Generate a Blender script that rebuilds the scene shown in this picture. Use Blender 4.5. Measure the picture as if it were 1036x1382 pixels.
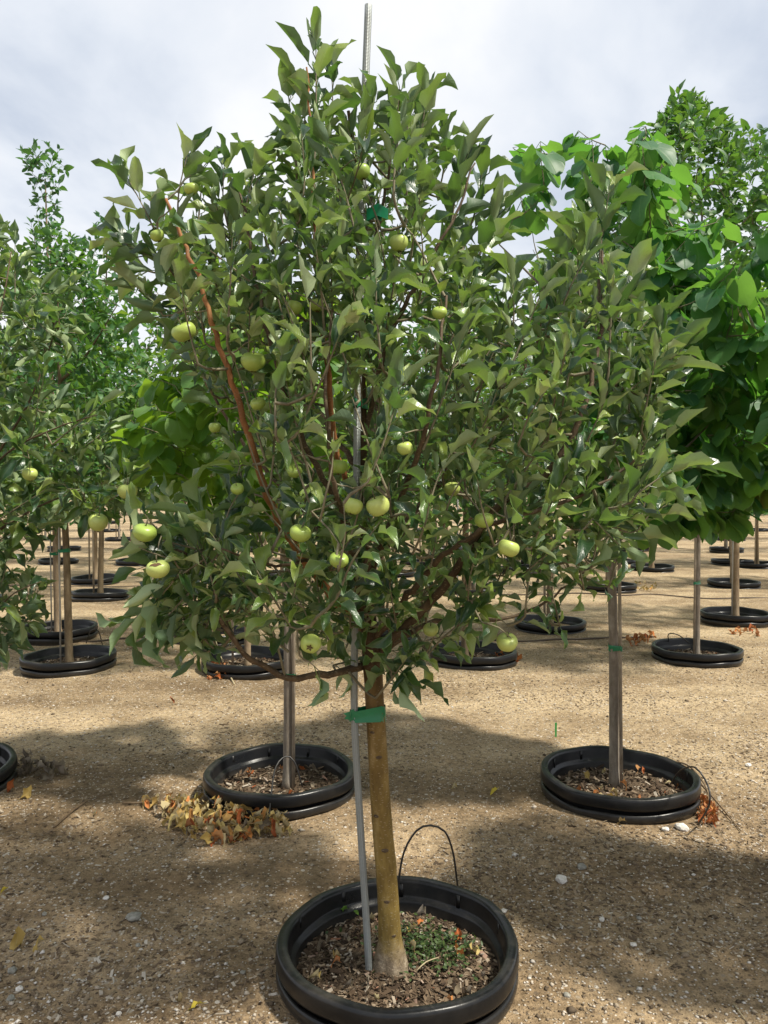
import bpy, math, random
import numpy as np
from mathutils import noise as mnoise, Vector, Matrix
R = math.radians
rng = np.random.default_rng(7)
random.seed(7)
for o in list(bpy.data.objects):
    bpy.data.objects.remove(o, do_unlink=True)
scene = bpy.context.scene
COL = scene.collection

# ------------------------------------------------------------------ camera
CAM = np.array([0.0, 0.0, 1.30])
FPX, CX, CY, HOR = 1080.0, 518.0, 691.0, 657.0
PITCH = math.atan((CY - HOR) / FPX)
cd = bpy.data.cameras.new('camera')
cd.sensor_fit = 'VERTICAL'; cd.sensor_height = 24.0; cd.lens = 24.0 * FPX / 1382.0
cd.clip_start = 0.05; cd.clip_end = 3000.0
cam = bpy.data.objects.new('camera', cd); COL.objects.link(cam)
cam.location = CAM; cam.rotation_euler = (math.pi / 2 - PITCH, 0, 0)
scene.camera = cam

# ------------------------------------------------------------------ sun and sky
SUN_EL, SUN_DIR = R(58), np.array([0.92, -0.39])          # towards the sun, seen from above
SUN_DIR = SUN_DIR / np.linalg.norm(SUN_DIR)
sv = Vector((SUN_DIR[0] * math.cos(SUN_EL), SUN_DIR[1] * math.cos(SUN_EL), math.sin(SUN_EL)))
sl = bpy.data.lights.new('sun', 'SUN'); sl.energy = 5.0; sl.angle = R(3.5); sl.color = (1.0, 0.94, 0.82)
so = bpy.data.objects.new('sun', sl); COL.objects.link(so)
so.rotation_euler = sv.to_track_quat('Z', 'Y').to_euler(); so.location = (3, -2, 8)

world = bpy.data.worlds.new('World'); scene.world = world; world.use_nodes = True
wt = world.node_tree; wt.nodes.clear()
def wn(t, **k):
    n = wt.nodes.new(t)
    for a, b in k.items(): setattr(n, a, b)
    return n
sky = wn('ShaderNodeTexSky', sky_type='NISHITA'); sky.sun_disc = False
sky.sun_elevation = SUN_EL; sky.sun_rotation = math.atan2(SUN_DIR[0], SUN_DIR[1])
tc = wn('ShaderNodeTexCoord')
sep = wn('ShaderNodeSeparateXYZ'); wt.links.new(tc.outputs['Generated'], sep.inputs[0])
zz = wn('ShaderNodeMath', operation='ADD'); wt.links.new(sep.outputs[2], zz.inputs[0]); zz.inputs[1].default_value = 0.22
zm = wn('ShaderNodeMath', operation='MAXIMUM'); wt.links.new(zz.outputs[0], zm.inputs[0]); zm.inputs[1].default_value = 0.1
dx = wn('ShaderNodeMath', operation='DIVIDE'); wt.links.new(sep.outputs[0], dx.inputs[0]); wt.links.new(zm.outputs[0], dx.inputs[1])
dy = wn('ShaderNodeMath', operation='DIVIDE'); wt.links.new(sep.outputs[1], dy.inputs[0]); wt.links.new(zm.outputs[0], dy.inputs[1])
cmb = wn('ShaderNodeCombineXYZ'); wt.links.new(dx.outputs[0], cmb.inputs[0]); wt.links.new(dy.outputs[0], cmb.inputs[1])
n1 = wn('ShaderNodeTexNoise'); n1.inputs['Scale'].default_value = 1.2; n1.inputs['Detail'].default_value = 7; n1.inputs['Roughness'].default_value = 0.52
n1.inputs['Distortion'].default_value = 0.35
wt.links.new(cmb.outputs[0], n1.inputs['Vector'])
cr = wn('ShaderNodeValToRGB')
cr.color_ramp.elements[0].position = 0.34; cr.color_ramp.elements[0].color = (5.4, 6.2, 7.6, 1)
cr.color_ramp.elements[1].position = 0.58; cr.color_ramp.elements[1].color = (10.6, 10.7, 10.9, 1)
e = cr.color_ramp.elements.new(0.47); e.color = (8.5, 9.0, 9.8, 1)
wt.links.new(n1.outputs['Fac'], cr.inputs[0])
mx = wn('ShaderNodeMixRGB'); mx.inputs[0].default_value = 0.93
wt.links.new(sky.outputs[0], mx.inputs[1]); wt.links.new(cr.outputs[0], mx.inputs[2])
bg = wn('ShaderNodeBackground'); bg.inputs[1].default_value = 0.076
wt.links.new(mx.outputs[0], bg.inputs[0])
wo = wn('ShaderNodeOutputWorld'); wt.links.new(bg.outputs[0], wo.inputs[0])

vs = scene.view_settings
vs.view_transform = 'Standard'; vs.look = 'None'; vs.gamma = 1.0; vs.use_curve_mapping = False
vs.exposure = 0.40
scene.render.engine = 'CYCLES'
scene.cycles.max_bounces = 6; scene.cycles.transmission_bounces = 4; scene.cycles.diffuse_bounces = 3

# ------------------------------------------------------------------ pixel helpers (1036 x 1382 photograph)
def ray(px, py):
    x, z = (px - CX) / FPX, (CY - py) / FPX
    return np.array([x, math.cos(PITCH) + z * math.sin(PITCH), z * math.cos(PITCH) - math.sin(PITCH)])
def P(px, py, d):                       # the point of that direction which lies d metres away along the ground axis
    r = ray(px, py); return CAM + r * d / r[1]
def G(px, py, z=0.0):                   # where that direction meets the level z
    r = ray(px, py); return CAM + r * (z - CAM[2]) / r[2]
def proj(p):
    p = np.atleast_2d(p) - CAM
    cp, sp = math.cos(PITCH), math.sin(PITCH)
    dep = p[:, 1] * cp - p[:, 2] * sp
    up = p[:, 1] * sp + p[:, 2] * cp
    return np.stack([CX + FPX * p[:, 0] / dep, CY - FPX * up / dep, dep], 1)

# ------------------------------------------------------------------ object helpers
def tag(o, label=None, cat=None, group=None, kind=None):
    if label: o['label'] = label
    if cat: o['category'] = cat
    if group: o['group'] = group
    if kind: o['kind'] = kind
    return o
def empty(name, loc=(0, 0, 0), parent=None):
    o = bpy.data.objects.new(name, None); COL.objects.link(o); o.location = loc; o.empty_display_size = 0.05
    if parent: o.parent = parent
    return o
def obj(name, me, parent=None, loc=None):
    o = bpy.data.objects.new(name, me); COL.objects.link(o)
    if parent: o.parent = parent
    if loc is not None: o.location = loc
    return o
class MB:
    def __init__(s):
        s.v = []; s.f = {3: [], 4: []}; s.m = {3: [], 4: []}; s.r = []; s.uv = []; s.n = 0
    def add(s, v, q=None, t=None, rnd=0.5, uv=None, mat=0):
        v = np.asarray(v, float); s.v.append(v)
        for k, f in ((4, q), (3, t)):
            if f is not None and len(f):
                f = np.asarray(f, int) + s.n; s.f[k].append(f); s.m[k].append(np.full(len(f), mat))
        s.r.append(np.broadcast_to(np.asarray(rnd, float), (len(v),)))
        s.uv.append(np.zeros((len(v), 2)) if uv is None else uv)
        s.n += len(v)
    def mesh(s, name, mats, smooth=True):
        v = np.concatenate(s.v) if s.v else np.zeros((0, 3))
        loops, starts, midx = [], [], []; c = 0
        for k in (3, 4):
            if s.f[k]:
                f = np.concatenate(s.f[k]); loops.append(f.ravel()); starts.append(c + np.arange(len(f)) * k)
                midx.append(np.concatenate(s.m[k])); c += f.size
        loops = np.concatenate(loops); starts = np.concatenate(starts); midx = np.concatenate(midx)
        me = bpy.data.meshes.new(name)
        me.vertices.add(len(v)); me.vertices.foreach_set('co', v.ravel())
        me.loops.add(len(loops)); me.loops.foreach_set('vertex_index', loops.astype(np.int32))
        me.polygons.add(len(starts)); me.polygons.foreach_set('loop_start', starts.astype(np.int32))
        me.polygons.foreach_set('use_smooth', np.full(len(starts), smooth))
        me.polygons.foreach_set('material_index', midx.astype(np.int32))
        a = me.attributes.new('rnd', 'FLOAT', 'POINT'); a.data.foreach_set('value', np.concatenate(s.r))
        uvl = me.uv_layers.new(name='UVMap')
        uvl.data.foreach_set('uv', np.concatenate(s.uv)[loops].ravel())
        for m in (mats if isinstance(mats, (list, tuple)) else [mats]): me.materials.append(m)
        me.update(calc_edges=True)
        return me
def nrm(a):
    a = np.asarray(a, float); return a / (np.linalg.norm(a, axis=-1, keepdims=True) + 1e-12)
def tube(mb, pts, rad, sides=6, rnd=0.5, cap=True, jitter=0.0, flute=None, mat=0):
    pts = np.asarray(pts, float); n = len(pts); rad = np.broadcast_to(np.asarray(rad, float), (n,))
    tan = nrm(np.gradient(pts, axis=0))
    ref = np.array([0.0, 1, 0]) if abs(tan[0][1]) < 0.9 else np.array([1.0, 0, 0])
    x = nrm(np.cross(tan[0], ref)); V = []
    ang = np.linspace(0, 2 * np.pi, sides, endpoint=False)
    ln = np.concatenate([[0], np.cumsum(np.linalg.norm(np.diff(pts, axis=0), axis=1))])
    for i in range(n):
        x = nrm(x - tan[i] * np.dot(x, tan[i])); y = np.cross(tan[i], x)
        rr = rad[i] * (1 + (rng.normal(0, jitter, sides) if jitter else 0))
        if flute is not None: rr = rr * flute(ang, i / (n - 1))
        V.append(pts[i] + np.outer(np.cos(ang) * rr, x) + np.outer(np.sin(ang) * rr, y))
    V = np.concatenate(V)
    i, j = np.meshgrid(np.arange(n - 1), np.arange(sides), indexing='ij'); j2 = (j + 1) % sides
    q = np.stack([i * sides + j, i * sides + j2, (i + 1) * sides + j2, (i + 1) * sides + j], -1).reshape(-1, 4)
    t = None
    if cap:
        V = np.concatenate([V, pts[-1:], pts[:1]]); k = n * sides
        a = np.arange(sides); b = (a + 1) % sides
        t = np.concatenate([np.stack([(n - 1) * sides + a, (n - 1) * sides + b, np.full(sides, k)], 1),
                            np.stack([b, a, np.full(sides, k + 1)], 1)])
    uv = np.zeros((len(V), 2)); uv[:n * sides, 0] = np.tile(ang / (2 * np.pi), n); uv[:n * sides, 1] = np.repeat(ln, sides)
    mb.add(V, q, t, rnd, uv, mat)
def lathe(mb, prof, seg=64, rnd=0.5, wob=None, mat=0):
    prof = np.asarray(prof, float); n = len(prof); a = np.linspace(0, 2 * np.pi, seg, endpoint=False)
    r = prof[:, 0][:, None] * np.ones(seg); z = prof[:, 1][:, None] * np.ones(seg)
    if wob is not None: r, z = wob(r, z, a[None, :])
    V = np.stack([r * np.cos(a), r * np.sin(a), z], -1).reshape(-1, 3)
    i, j = np.meshgrid(np.arange(n - 1), np.arange(seg), indexing='ij'); j2 = (j + 1) % seg
    q = np.stack([i * seg + j, i * seg + j2, (i + 1) * seg + j2, (i + 1) * seg + j], -1).reshape(-1, 4)
    uv = np.stack([np.tile(a / (2 * np.pi), n), np.repeat(np.linspace(0, 1, n), seg)], 1)
    mb.add(V, q, None, rnd, uv, mat)
def smooth_path(ctrl, step=0.03):
    c = np.asarray(ctrl, float)
    if len(c) == 2: c = np.array([c[0], (c[0] + c[1]) / 2, c[1]])
    e = np.concatenate([[2 * c[0] - c[1]], c, [2 * c[-1] - c[-2]]]); out = []
    for i in range(1, len(e) - 2):
        m = max(2, int(np.linalg.norm(e[i + 1] - e[i]) / step))
        for t in np.arange(m) / m:
            p0, p1, p2, p3 = e[i - 1], e[i], e[i + 1], e[i + 2]
            out.append(0.5 * (2 * p1 + (p2 - p0) * t + (2 * p0 - 5 * p1 + 4 * p2 - p3) * t * t + (3 * p1 - p0 - 3 * p2 + p3) * t ** 3))
    out.append(c[-1]); return np.array(out)
def inpoly(pts, poly):
    x, y = pts[:, 0], pts[:, 1]; r = np.zeros(len(x), bool); n = len(poly)
    for i in range(n):
        (x1, y1), (x2, y2) = poly[i], poly[(i + 1) % n]
        c = ((y1 > y) != (y2 > y)) & (x < (x2 - x1) * (y - y1) / ((y2 - y1) + 1e-9) + x1); r ^= c
    return r
def segdist(pts, a, b):
    a, b = np.asarray(a, float), np.asarray(b, float); ab = b - a
    t = np.clip(((pts - a) @ ab) / (ab @ ab + 1e-12), 0, 1)
    return np.linalg.norm(pts - (a + t[:, None] * ab), axis=1)
def polydist(pts, poly):
    return np.min([segdist(pts, poly[i], poly[(i + 1) % len(poly)]) for i in range(len(poly))], axis=0)

# ------------------------------------------------------------------ materials
class NT:
    def __init__(s, name):
        s.m = bpy.data.materials.new(name); s.m.use_nodes = True; s.t = s.m.node_tree; s.t.nodes.clear()
        s.out = s.t.nodes.new('ShaderNodeOutputMaterial')
    def n(s, t, **k):
        nd = s.t.nodes.new(t)
        for a, b in k.items():
            if a.startswith('i_'):
                key = a[2:]; key = int(key) if key.isdigit() else key.replace('_', ' ')
                nd.inputs[key].default_value = b
            else: setattr(nd, a, b)
        return nd
    def l(s, a, b): s.t.links.new(a, b)
    def math(s, op, a, b=None, clamp=False):
        nd = s.t.nodes.new('ShaderNodeMath'); nd.operation = op; nd.use_clamp = clamp
        for i, v in enumerate((a, b)):
            if v is None: continue
            if isinstance(v, (int, float)): nd.inputs[i].default_value = v
            else: s.l(v, nd.inputs[i])
        return nd.outputs[0]
    def ramp(s, fac, stops):
        nd = s.t.nodes.new('ShaderNodeValToRGB'); el = nd.color_ramp.elements
        while len(el) > 1: el.remove(el[-1])
        el[0].position = stops[0][0]; el[0].color = (*stops[0][1], 1)
        for p, c in stops[1:]:
            k = el.new(p); k.color = (*c, 1)
        s.l(fac, nd.inputs[0]); return nd.outputs[0]
    def mix(s, fac, a, b, mode='MIX'):
        nd = s.t.nodes.new('ShaderNodeMixRGB'); nd.blend_type = mode
        for i, v in enumerate((fac, a, b)):
            if isinstance(v, (int, float)): nd.inputs[i].default_value = v
            elif isinstance(v, tuple): nd.inputs[i].default_value = (*v, 1)
            else: s.l(v, nd.inputs[i])
        return nd.outputs[0]
    def noise(s, scale, detail=4, rough=0.55, vec=None, out='Fac'):
        nd = s.n('ShaderNodeTexNoise', i_Scale=scale, i_Detail=detail, i_Roughness=rough)
        if vec is not None: s.l(vec, nd.inputs['Vector'])
        return nd.outputs[out]
    def obj(s): return s.n('ShaderNodeTexCoord').outputs['Object']
    def uv(s): return s.n('ShaderNodeTexCoord').outputs['UV']
    def rnd(s):
        a = s.n('ShaderNodeAttribute', attribute_name='rnd'); o = s.n('ShaderNodeObjectInfo')
        return s.math('FRACT', s.math('ADD', a.outputs['Fac'], o.outputs['Random']))
    def bsdf(s, col, rough=0.6, spec=0.5, metal=0.0, bump=None, bstr=0.3, bdist=0.01):
        b = s.n('ShaderNodeBsdfPrincipled')
        for key, v in (('Base Color', col), ('Roughness', rough), ('Metallic', metal), ('Specular IOR Level', spec)):
            if isinstance(v, (int, float)): b.inputs[key].default_value = v
            elif isinstance(v, tuple): b.inputs[key].default_value = (*v, 1)
            else: s.l(v, b.inputs[key])
        if bump is not None:
            bp = s.n('ShaderNodeBump'); bp.inputs['Strength'].default_value = bstr; bp.inputs['Distance'].default_value = bdist
            s.l(bump, bp.inputs['Height']); s.l(bp.outputs[0], b.inputs['Normal'])
        return b
    def done(s, sh): s.l(sh.outputs[0], s.out.inputs[0]); return s.m

def leaf_mat(name, top, under, glow, rough=0.42, trans=0.30, spec=0.5, veins=True, palm=False):
    t = NT(name); r = t.rnd()
    col = t.ramp(r, top)
    u = t.n('ShaderNodeSeparateXYZ'); t.l(t.uv(), u.inputs[0])
    au = t.math('ABSOLUTE', t.math('SUBTRACT', u.outputs[0], 0.5))
    bump = None
    if veins:
        rib = t.math('SUBTRACT', 1.0, t.math('MULTIPLY', au, 16.0), True)
        sv_ = t.math('SINE', t.math('MULTIPLY', t.math('SUBTRACT', u.outputs[1], t.math('MULTIPLY', au, 0.55)), 62.0))
        if palm: sv_ = t.math('COSINE', t.math('MULTIPLY', t.math('ARCTAN2', au, t.math('ADD', u.outputs[1], 0.02)), 9.5))
        side = t.math('MULTIPLY', t.math('POWER', t.math('MAXIMUM', sv_, 0.0), 18.0 if palm else 6.0), 0.7 if palm else 0.45)
        vein = t.math('MAXIMUM', rib, side)
        col = t.mix(t.math('MULTIPLY', vein, 0.30), col, under[1][1])
        bump = t.math('MULTIPLY', vein, -1.0)
        edge = t.math('MULTIPLY', t.math('SUBTRACT', au, 0.455, True), 16.0, True)
        col = t.mix(t.math('MULTIPLY', edge, 0.6), col, under[-1][1])
    und = t.ramp(r, under)
    geo = t.n('ShaderNodeNewGeometry')
    col = t.mix(geo.outputs['Backfacing'], col, und)
    mott = t.noise(28.0, 3, 0.6, t.obj())
    col = t.mix(t.math('MULTIPLY', mott, 0.35), col, t.mix(1.0, col, (0.42, 0.52, 0.45), 'MULTIPLY'))
    rr = t.math('ADD', t.math('MULTIPLY', geo.outputs['Backfacing'], 0.30), rough)
    b = t.bsdf(col, rr, spec, bump=bump, bstr=0.35, bdist=0.002)
    tr = t.n('ShaderNodeBsdfTranslucent'); t.l(t.ramp(r, glow), tr.inputs[0])
    m = t.n('ShaderNodeMixShader'); m.inputs[0].default_value = trans
    t.l(b.outputs[0], m.inputs[1]); t.l(tr.outputs[0], m.inputs[2])
    return t.done(m)

M = {}
M['apple_leaf'] = leaf_mat('apple_leaf',
    [(0.0, (0.009, 0.034, 0.017)), (0.36, (0.020, 0.060, 0.020)), (0.58, (0.056, 0.120, 0.028)), (0.80, (0.150, 0.232, 0.042)), (1.0, (0.24, 0.30, 0.055))],
    [(0.0, (0.060, 0.112, 0.055)), (0.45, (0.140, 0.205, 0.098)), (0.75, (0.27, 0.345, 0.165)), (1.0, (0.44, 0.52, 0.30))],
    [(0.0, (0.19, 0.42, 0.05)), (1.0, (0.38, 0.60, 0.08))], rough=0.34, trans=0.17, spec=0.65)
M['redbud_leaf'] = leaf_mat('redbud_leaf',
    [(0.0, (0.018, 0.080, 0.034)), (0.4, (0.036, 0.125, 0.042)), (0.8, (0.072, 0.190, 0.050)), (0.96, (0.13, 0.27, 0.06)), (0.985, (0.24, 0.13, 0.06))],
    [(0.0, (0.085, 0.18, 0.06)), (1.0, (0.14, 0.25, 0.075))],
    [(0.0, (0.16, 0.48, 0.05)), (1.0, (0.30, 0.62, 0.07))], rough=0.48, trans=0.30, spec=0.38, palm=True)
M['sunlit_redbud_leaf'] = leaf_mat('sunlit_redbud_leaf',  # redbud leaf with the yellow brightness of sunlight put into its colour
    [(0.0, (0.050, 0.13, 0.026)), (0.5, (0.085, 0.19, 0.034)), (1.0, (0.15, 0.27, 0.045))],
    [(0.0, (0.12, 0.23, 0.06)), (1.0, (0.18, 0.30, 0.075))],
    [(0.0, (0.32, 0.60, 0.03)), (1.0, (0.48, 0.70, 0.05))], rough=0.42, trans=0.38, spec=0.45, palm=True)
M['pear_leaf'] = leaf_mat('pear_leaf',
    [(0.0, (0.026, 0.090, 0.026)), (0.6, (0.048, 0.130, 0.032)), (1.0, (0.095, 0.20, 0.04))],
    [(0.0, (0.05, 0.125, 0.038)), (1.0, (0.095, 0.19, 0.055))],
    [(0.0, (0.15, 0.42, 0.04)), (1.0, (0.30, 0.56, 0.05))], rough=0.48, trans=0.22, veins=False)
M['lime_leaf'] = leaf_mat('lime_leaf',
    [(0.0, (0.075, 0.17, 0.030)), (0.6, (0.12, 0.24, 0.038)), (1.0, (0.20, 0.33, 0.05))],
    [(0.0, (0.13, 0.23, 0.06)), (1.0, (0.18, 0.30, 0.08))],
    [(0.0, (0.28, 0.54, 0.04)), (1.0, (0.44, 0.66, 0.06))], rough=0.42, trans=0.30, veins=False)
M['dark_leaf'] = leaf_mat('dark_leaf',
    [(0.0, (0.022, 0.075, 0.034)), (0.6, (0.036, 0.105, 0.040)), (1.0, (0.065, 0.15, 0.045))],
    [(0.0, (0.06, 0.13, 0.055)), (1.0, (0.09, 0.17, 0.065))],
    [(0.0, (0.10, 0.32, 0.05)), (1.0, (0.18, 0.42, 0.05))], rough=0.42, trans=0.26, veins=False)
M['weed_leaf'] = leaf_mat('weed_leaf', [(0.0, (0.020, 0.045, 0.012)), (1.0, (0.075, 0.115, 0.03))], [(0.0, (0.06, 0.09, 0.03)), (1.0, (0.12, 0.15, 0.05))], [(0.0, (0.12, 0.2, 0.03)), (1.0, (0.2, 0.28, 0.05))], rough=0.5, trans=0.15, veins=False)
M['dry_leaf'] = leaf_mat('dry_leaf',
    [(0.0, (0.24, 0.15, 0.05)), (0.3, (0.46, 0.31, 0.09)), (0.55, (0.60, 0.47, 0.19)), (0.75, (0.38, 0.25, 0.08)), (0.88, (0.55, 0.18, 0.05)), (1.0, (0.42, 0.40, 0.14))],
    [(0.0, (0.42, 0.32, 0.17)), (1.0, (0.52, 0.44, 0.26))],
    [(0.0, (0.45, 0.30, 0.08)), (1.0, (0.5, 0.35, 0.1))], rough=0.7, trans=0.15, spec=0.25)
M['rust_leaf'] = leaf_mat('rust_leaf',
    [(0.0, (0.30, 0.075, 0.025)), (0.5, (0.44, 0.12, 0.035)), (1.0, (0.50, 0.22, 0.06))],
    [(0.0, (0.40, 0.16, 0.07)), (1.0, (0.46, 0.24, 0.1))], [(0.0, (0.5, 0.2, 0.05)), (1.0, (0.5, 0.2, 0.05))], rough=0.7, trans=0.12, spec=0.25)
M['grey_leaf'] = leaf_mat('grey_leaf',
    [(0.0, (0.10, 0.075, 0.05)), (0.5, (0.19, 0.15, 0.10)), (1.0, (0.28, 0.23, 0.17))],
    [(0.0, (0.2, 0.16, 0.12)), (1.0, (0.3, 0.25, 0.2))], [(0.0, (0.3, 0.2, 0.1)), (1.0, (0.3, 0.2, 0.1))], rough=0.8, trans=0.08, spec=0.2)
M['yellow_leaf'] = leaf_mat('yellow_leaf',
    [(0.0, (0.62, 0.46, 0.02)), (1.0, (0.66, 0.52, 0.06))], [(0.0, (0.6, 0.5, 0.1)), (1.0, (0.6, 0.5, 0.1))],
    [(0.0, (0.7, 0.5, 0.05)), (1.0, (0.7, 0.5, 0.05))], rough=0.6, trans=0.15)

def bark_mat(name, a, b, c, scale=26, lent=0.5, base=False):
    t = NT(name); o = t.obj()
    mp = t.n('ShaderNodeMapping'); mp.inputs['Scale'].default_value = (1, 1, 0.28); t.l(o, mp.inputs[0])
    n = t.noise(scale, 6, 0.62, mp.outputs[0])
    col = t.ramp(n, [(0.30, a), (0.55, b), (0.75, c)])
    big = t.noise(9, 5, 0.65, o); big = t.math('MULTIPLY', t.math('SUBTRACT', big, 0.38, True), 3.2, True); col = t.mix(t.math('MULTIPLY', big, 0.7), col, t.mix(1.0, col, (0.5, 0.42, 0.36), 'MULTIPLY'))
    mp2 = t.n('ShaderNodeMapping'); mp2.inputs['Scale'].default_value = (1, 1, 3.4); t.l(o, mp2.inputs[0])
    v = t.n('ShaderNodeTexVoronoi', i_Scale=70.0); t.l(mp2.outputs[0], v.inputs['Vector'])
    sp = t.math('LESS_THAN', v.outputs['Distance'], 0.22)
    col = t.mix(t.math('MULTIPLY', sp, lent), col, (0.42, 0.34, 0.2))
    h = t.math('ADD', n, t.math('MULTIPLY', sp, 0.5))
    if base:     # pale corky graft at the foot, colour darkening in steps further up
        zz_ = t.n('ShaderNodeSeparateXYZ'); t.l(o, zz_.inputs[0]); w = t.noise(30, 4, 0.6, o)
        hh = t.math('ADD', zz_.outputs[2], t.math('MULTIPLY', t.math('SUBTRACT', w, 0.5), 0.09))
        pale = t.math('SUBTRACT', 1.0, t.math('MULTIPLY', t.math('SUBTRACT', hh, 0.03), 16.0, True))
        cork = t.ramp(t.noise(55, 6, 0.7, o), [(0.3, (0.09, 0.065, 0.04)), (0.5, (0.22, 0.17, 0.115)), (0.7, (0.40, 0.33, 0.24))])
        brown = t.math('MULTIPLY', t.math('MULTIPLY', t.math('SUBTRACT', zz_.outputs[2], 0.25, True), 2.2, True), 0.75)
        col = t.mix(brown, col, t.mix(1.0, col, (0.62, 0.55, 0.62), 'MULTIPLY'))
        dk = t.math('MULTIPLY', t.math('SUBTRACT', zz_.outputs[2], 0.66, True), 6.0, True)
        col = t.mix(dk, col, t.mix(1.0, col, (0.42, 0.40, 0.5), 'MULTIPLY'))
        col = t.mix(pale, col, cork)
        h = t.math('ADD', h, t.math('MULTIPLY', pale, t.noise(80, 4, 0.7, o)))
    return t.done(t.bsdf(col, 0.72, 0.3, bump=h, bstr=0.8, bdist=0.006))
M['apple_bark'] = bark_mat('apple_bark', (0.135, 0.075, 0.018), (0.27, 0.165, 0.042), (0.36, 0.245, 0.085))
M['trunk_bark'] = bark_mat('trunk_bark', (0.125, 0.080, 0.020), (0.26, 0.180, 0.048), (0.40, 0.30, 0.12), 34, 0.6, True)
M['flare_bark'] = bark_mat('flare_bark', (0.15, 0.11, 0.07), (0.30, 0.235, 0.16), (0.42, 0.35, 0.26), 40, 0.3)
M['limb_bark'] = bark_mat('limb_bark', (0.062, 0.043, 0.026), (0.115, 0.080, 0.047), (0.18, 0.135, 0.085), 40, 0.35)
M['orange_bark'] = bark_mat('orange_bark', (0.17, 0.072, 0.026), (0.33, 0.145, 0.050), (0.44, 0.24, 0.105), 40, 0.25)
M['twig_bark'] = bark_mat('twig_bark', (0.13, 0.11, 0.065), (0.22, 0.20, 0.13), (0.31, 0.29, 0.20), 60, 0.2)
M['brown_bark'] = bark_mat('brown_bark', (0.11, 0.08, 0.045), (0.19, 0.145, 0.085), (0.28, 0.22, 0.14), 30, 0.25)
M['grey_bark'] = bark_mat('grey_bark', (0.155, 0.13, 0.10), (0.27, 0.235, 0.19), (0.39, 0.35, 0.30), 30, 0.2)
M['tan_bark'] = bark_mat('tan_bark', (0.20, 0.14, 0.085), (0.33, 0.25, 0.16), (0.44, 0.35, 0.25), 30, 0.25)

def pot_mat():
    t = NT('black_plastic'); o = t.obj()
    n = t.noise(7, 5, 0.65, o); f = t.noise(90, 3, 0.6, o)
    dust = t.math('MULTIPLY', t.math('SUBTRACT', n, 0.46, True), 0.8)
    geo = t.n('ShaderNodeNewGeometry'); s = t.n('ShaderNodeSeparateXYZ'); t.l(geo.outputs['Normal'], s.inputs[0])
    upf = t.math('ADD', t.math('MULTIPLY', t.math('MAXIMUM', s.outputs[2], 0.0), 0.6), 0.15)
    zp = t.n('ShaderNodeSeparateXYZ'); t.l(o, zp.inputs[0])
    low_ = t.math('MULTIPLY', t.math('MULTIPLY', t.math('SUBTRACT', 0.048, zp.outputs[2], True), 16.0, True), t.math('MULTIPLY', n, 0.55))
    fac = t.math('MULTIPLY', t.math('ADD', t.math('MULTIPLY', dust, upf), low_), t.math('ADD', f, 0.4), True)
    mps = t.n('ShaderNodeMapping'); mps.inputs['Scale'].default_value = (1, 1, 3.5); t.l(o, mps.inputs[0])
    sc = t.noise(16, 6, 0.75, mps.outputs[0]); scuff = t.math('MULTIPLY', t.math('SUBTRACT', sc, 0.56, True), 3.2, True)
    fac = t.math('MAXIMUM', fac, t.math('MULTIPLY', scuff, t.math('MULTIPLY', upf, 0.55)))
    col = t.mix(fac, (0.006, 0.0065, 0.0075), (0.22, 0.19, 0.15))
    ro = t.math('ADD', t.math('MULTIPLY', n, 0.35), 0.14)
    return t.done(t.bsdf(col, ro, 0.34, bump=f, bstr=0.12, bdist=0.003))
M['pot'] = pot_mat()
def soil_mat():
    t = NT('potting_mix'); o = t.obj()
    n = t.noise(70, 5, 0.7, o); b = t.noise(9, 3, 0.5, o)
    col = t.ramp(n, [(0.3, (0.035, 0.024, 0.016)), (0.5, (0.10, 0.070, 0.045)), (0.66, (0.20, 0.15, 0.10)), (0.75, (0.33, 0.28, 0.21))])
    col = t.mix(t.math('MULTIPLY', b, 0.5), col, (0.09, 0.065, 0.042))
    return t.done(t.bsdf(col, 0.92, 0.15, bump=n, bstr=0.9, bdist=0.012))
M['soil'] = soil_mat()
def chip_mat(name, stops):
    t = NT(name); r = t.rnd(); col = t.ramp(r, stops)
    n = t.noise(160, 3, 0.6, t.obj()); col = t.mix(t.math('MULTIPLY', n, 0.5), col, t.mix(1.0, col, (0.45, 0.42, 0.4), 'MULTIPLY'))
    return t.done(t.bsdf(col, 0.85, 0.2))
M['chips'] = chip_mat('wood_chips', [(0.0, (0.040, 0.027, 0.018)), (0.4, (0.095, 0.064, 0.040)), (0.7, (0.17, 0.122, 0.078)), (0.88, (0.28, 0.22, 0.155)), (0.97, (0.44, 0.39, 0.32)), (1.0, (0.26, 0.08, 0.03))])
M['ground_chips'] = chip_mat('ground_chips', [(0.0, (0.10, 0.07, 0.045)), (0.4, (0.18, 0.13, 0.082)), (0.7, (0.28, 0.215, 0.14)), (0.9, (0.40, 0.335, 0.25)), (1.0, (0.55, 0.50, 0.42))])
M['pebble'] = chip_mat('pebbles', [(0.0, (0.10, 0.075, 0.05)), (0.35, (0.22, 0.165, 0.11)), (0.6, (0.38, 0.31, 0.22)), (0.8, (0.54, 0.48, 0.40)), (1.0, (0.74, 0.70, 0.64))])
def stone_mat(name, a, b):
    t = NT(name); n = t.noise(60, 5, 0.6, t.obj()); return t.done(t.bsdf(t.ramp(n, [(0.35, a), (0.65, b)]), 0.85, 0.25, bump=n, bstr=0.5, bdist=0.004))
M['white_stone'] = stone_mat('white_stone', (0.50, 0.46, 0.40), (0.72, 0.69, 0.64))
M['grey_stone'] = stone_mat('grey_stone', (0.18, 0.17, 0.14), (0.32, 0.31, 0.27))
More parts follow.
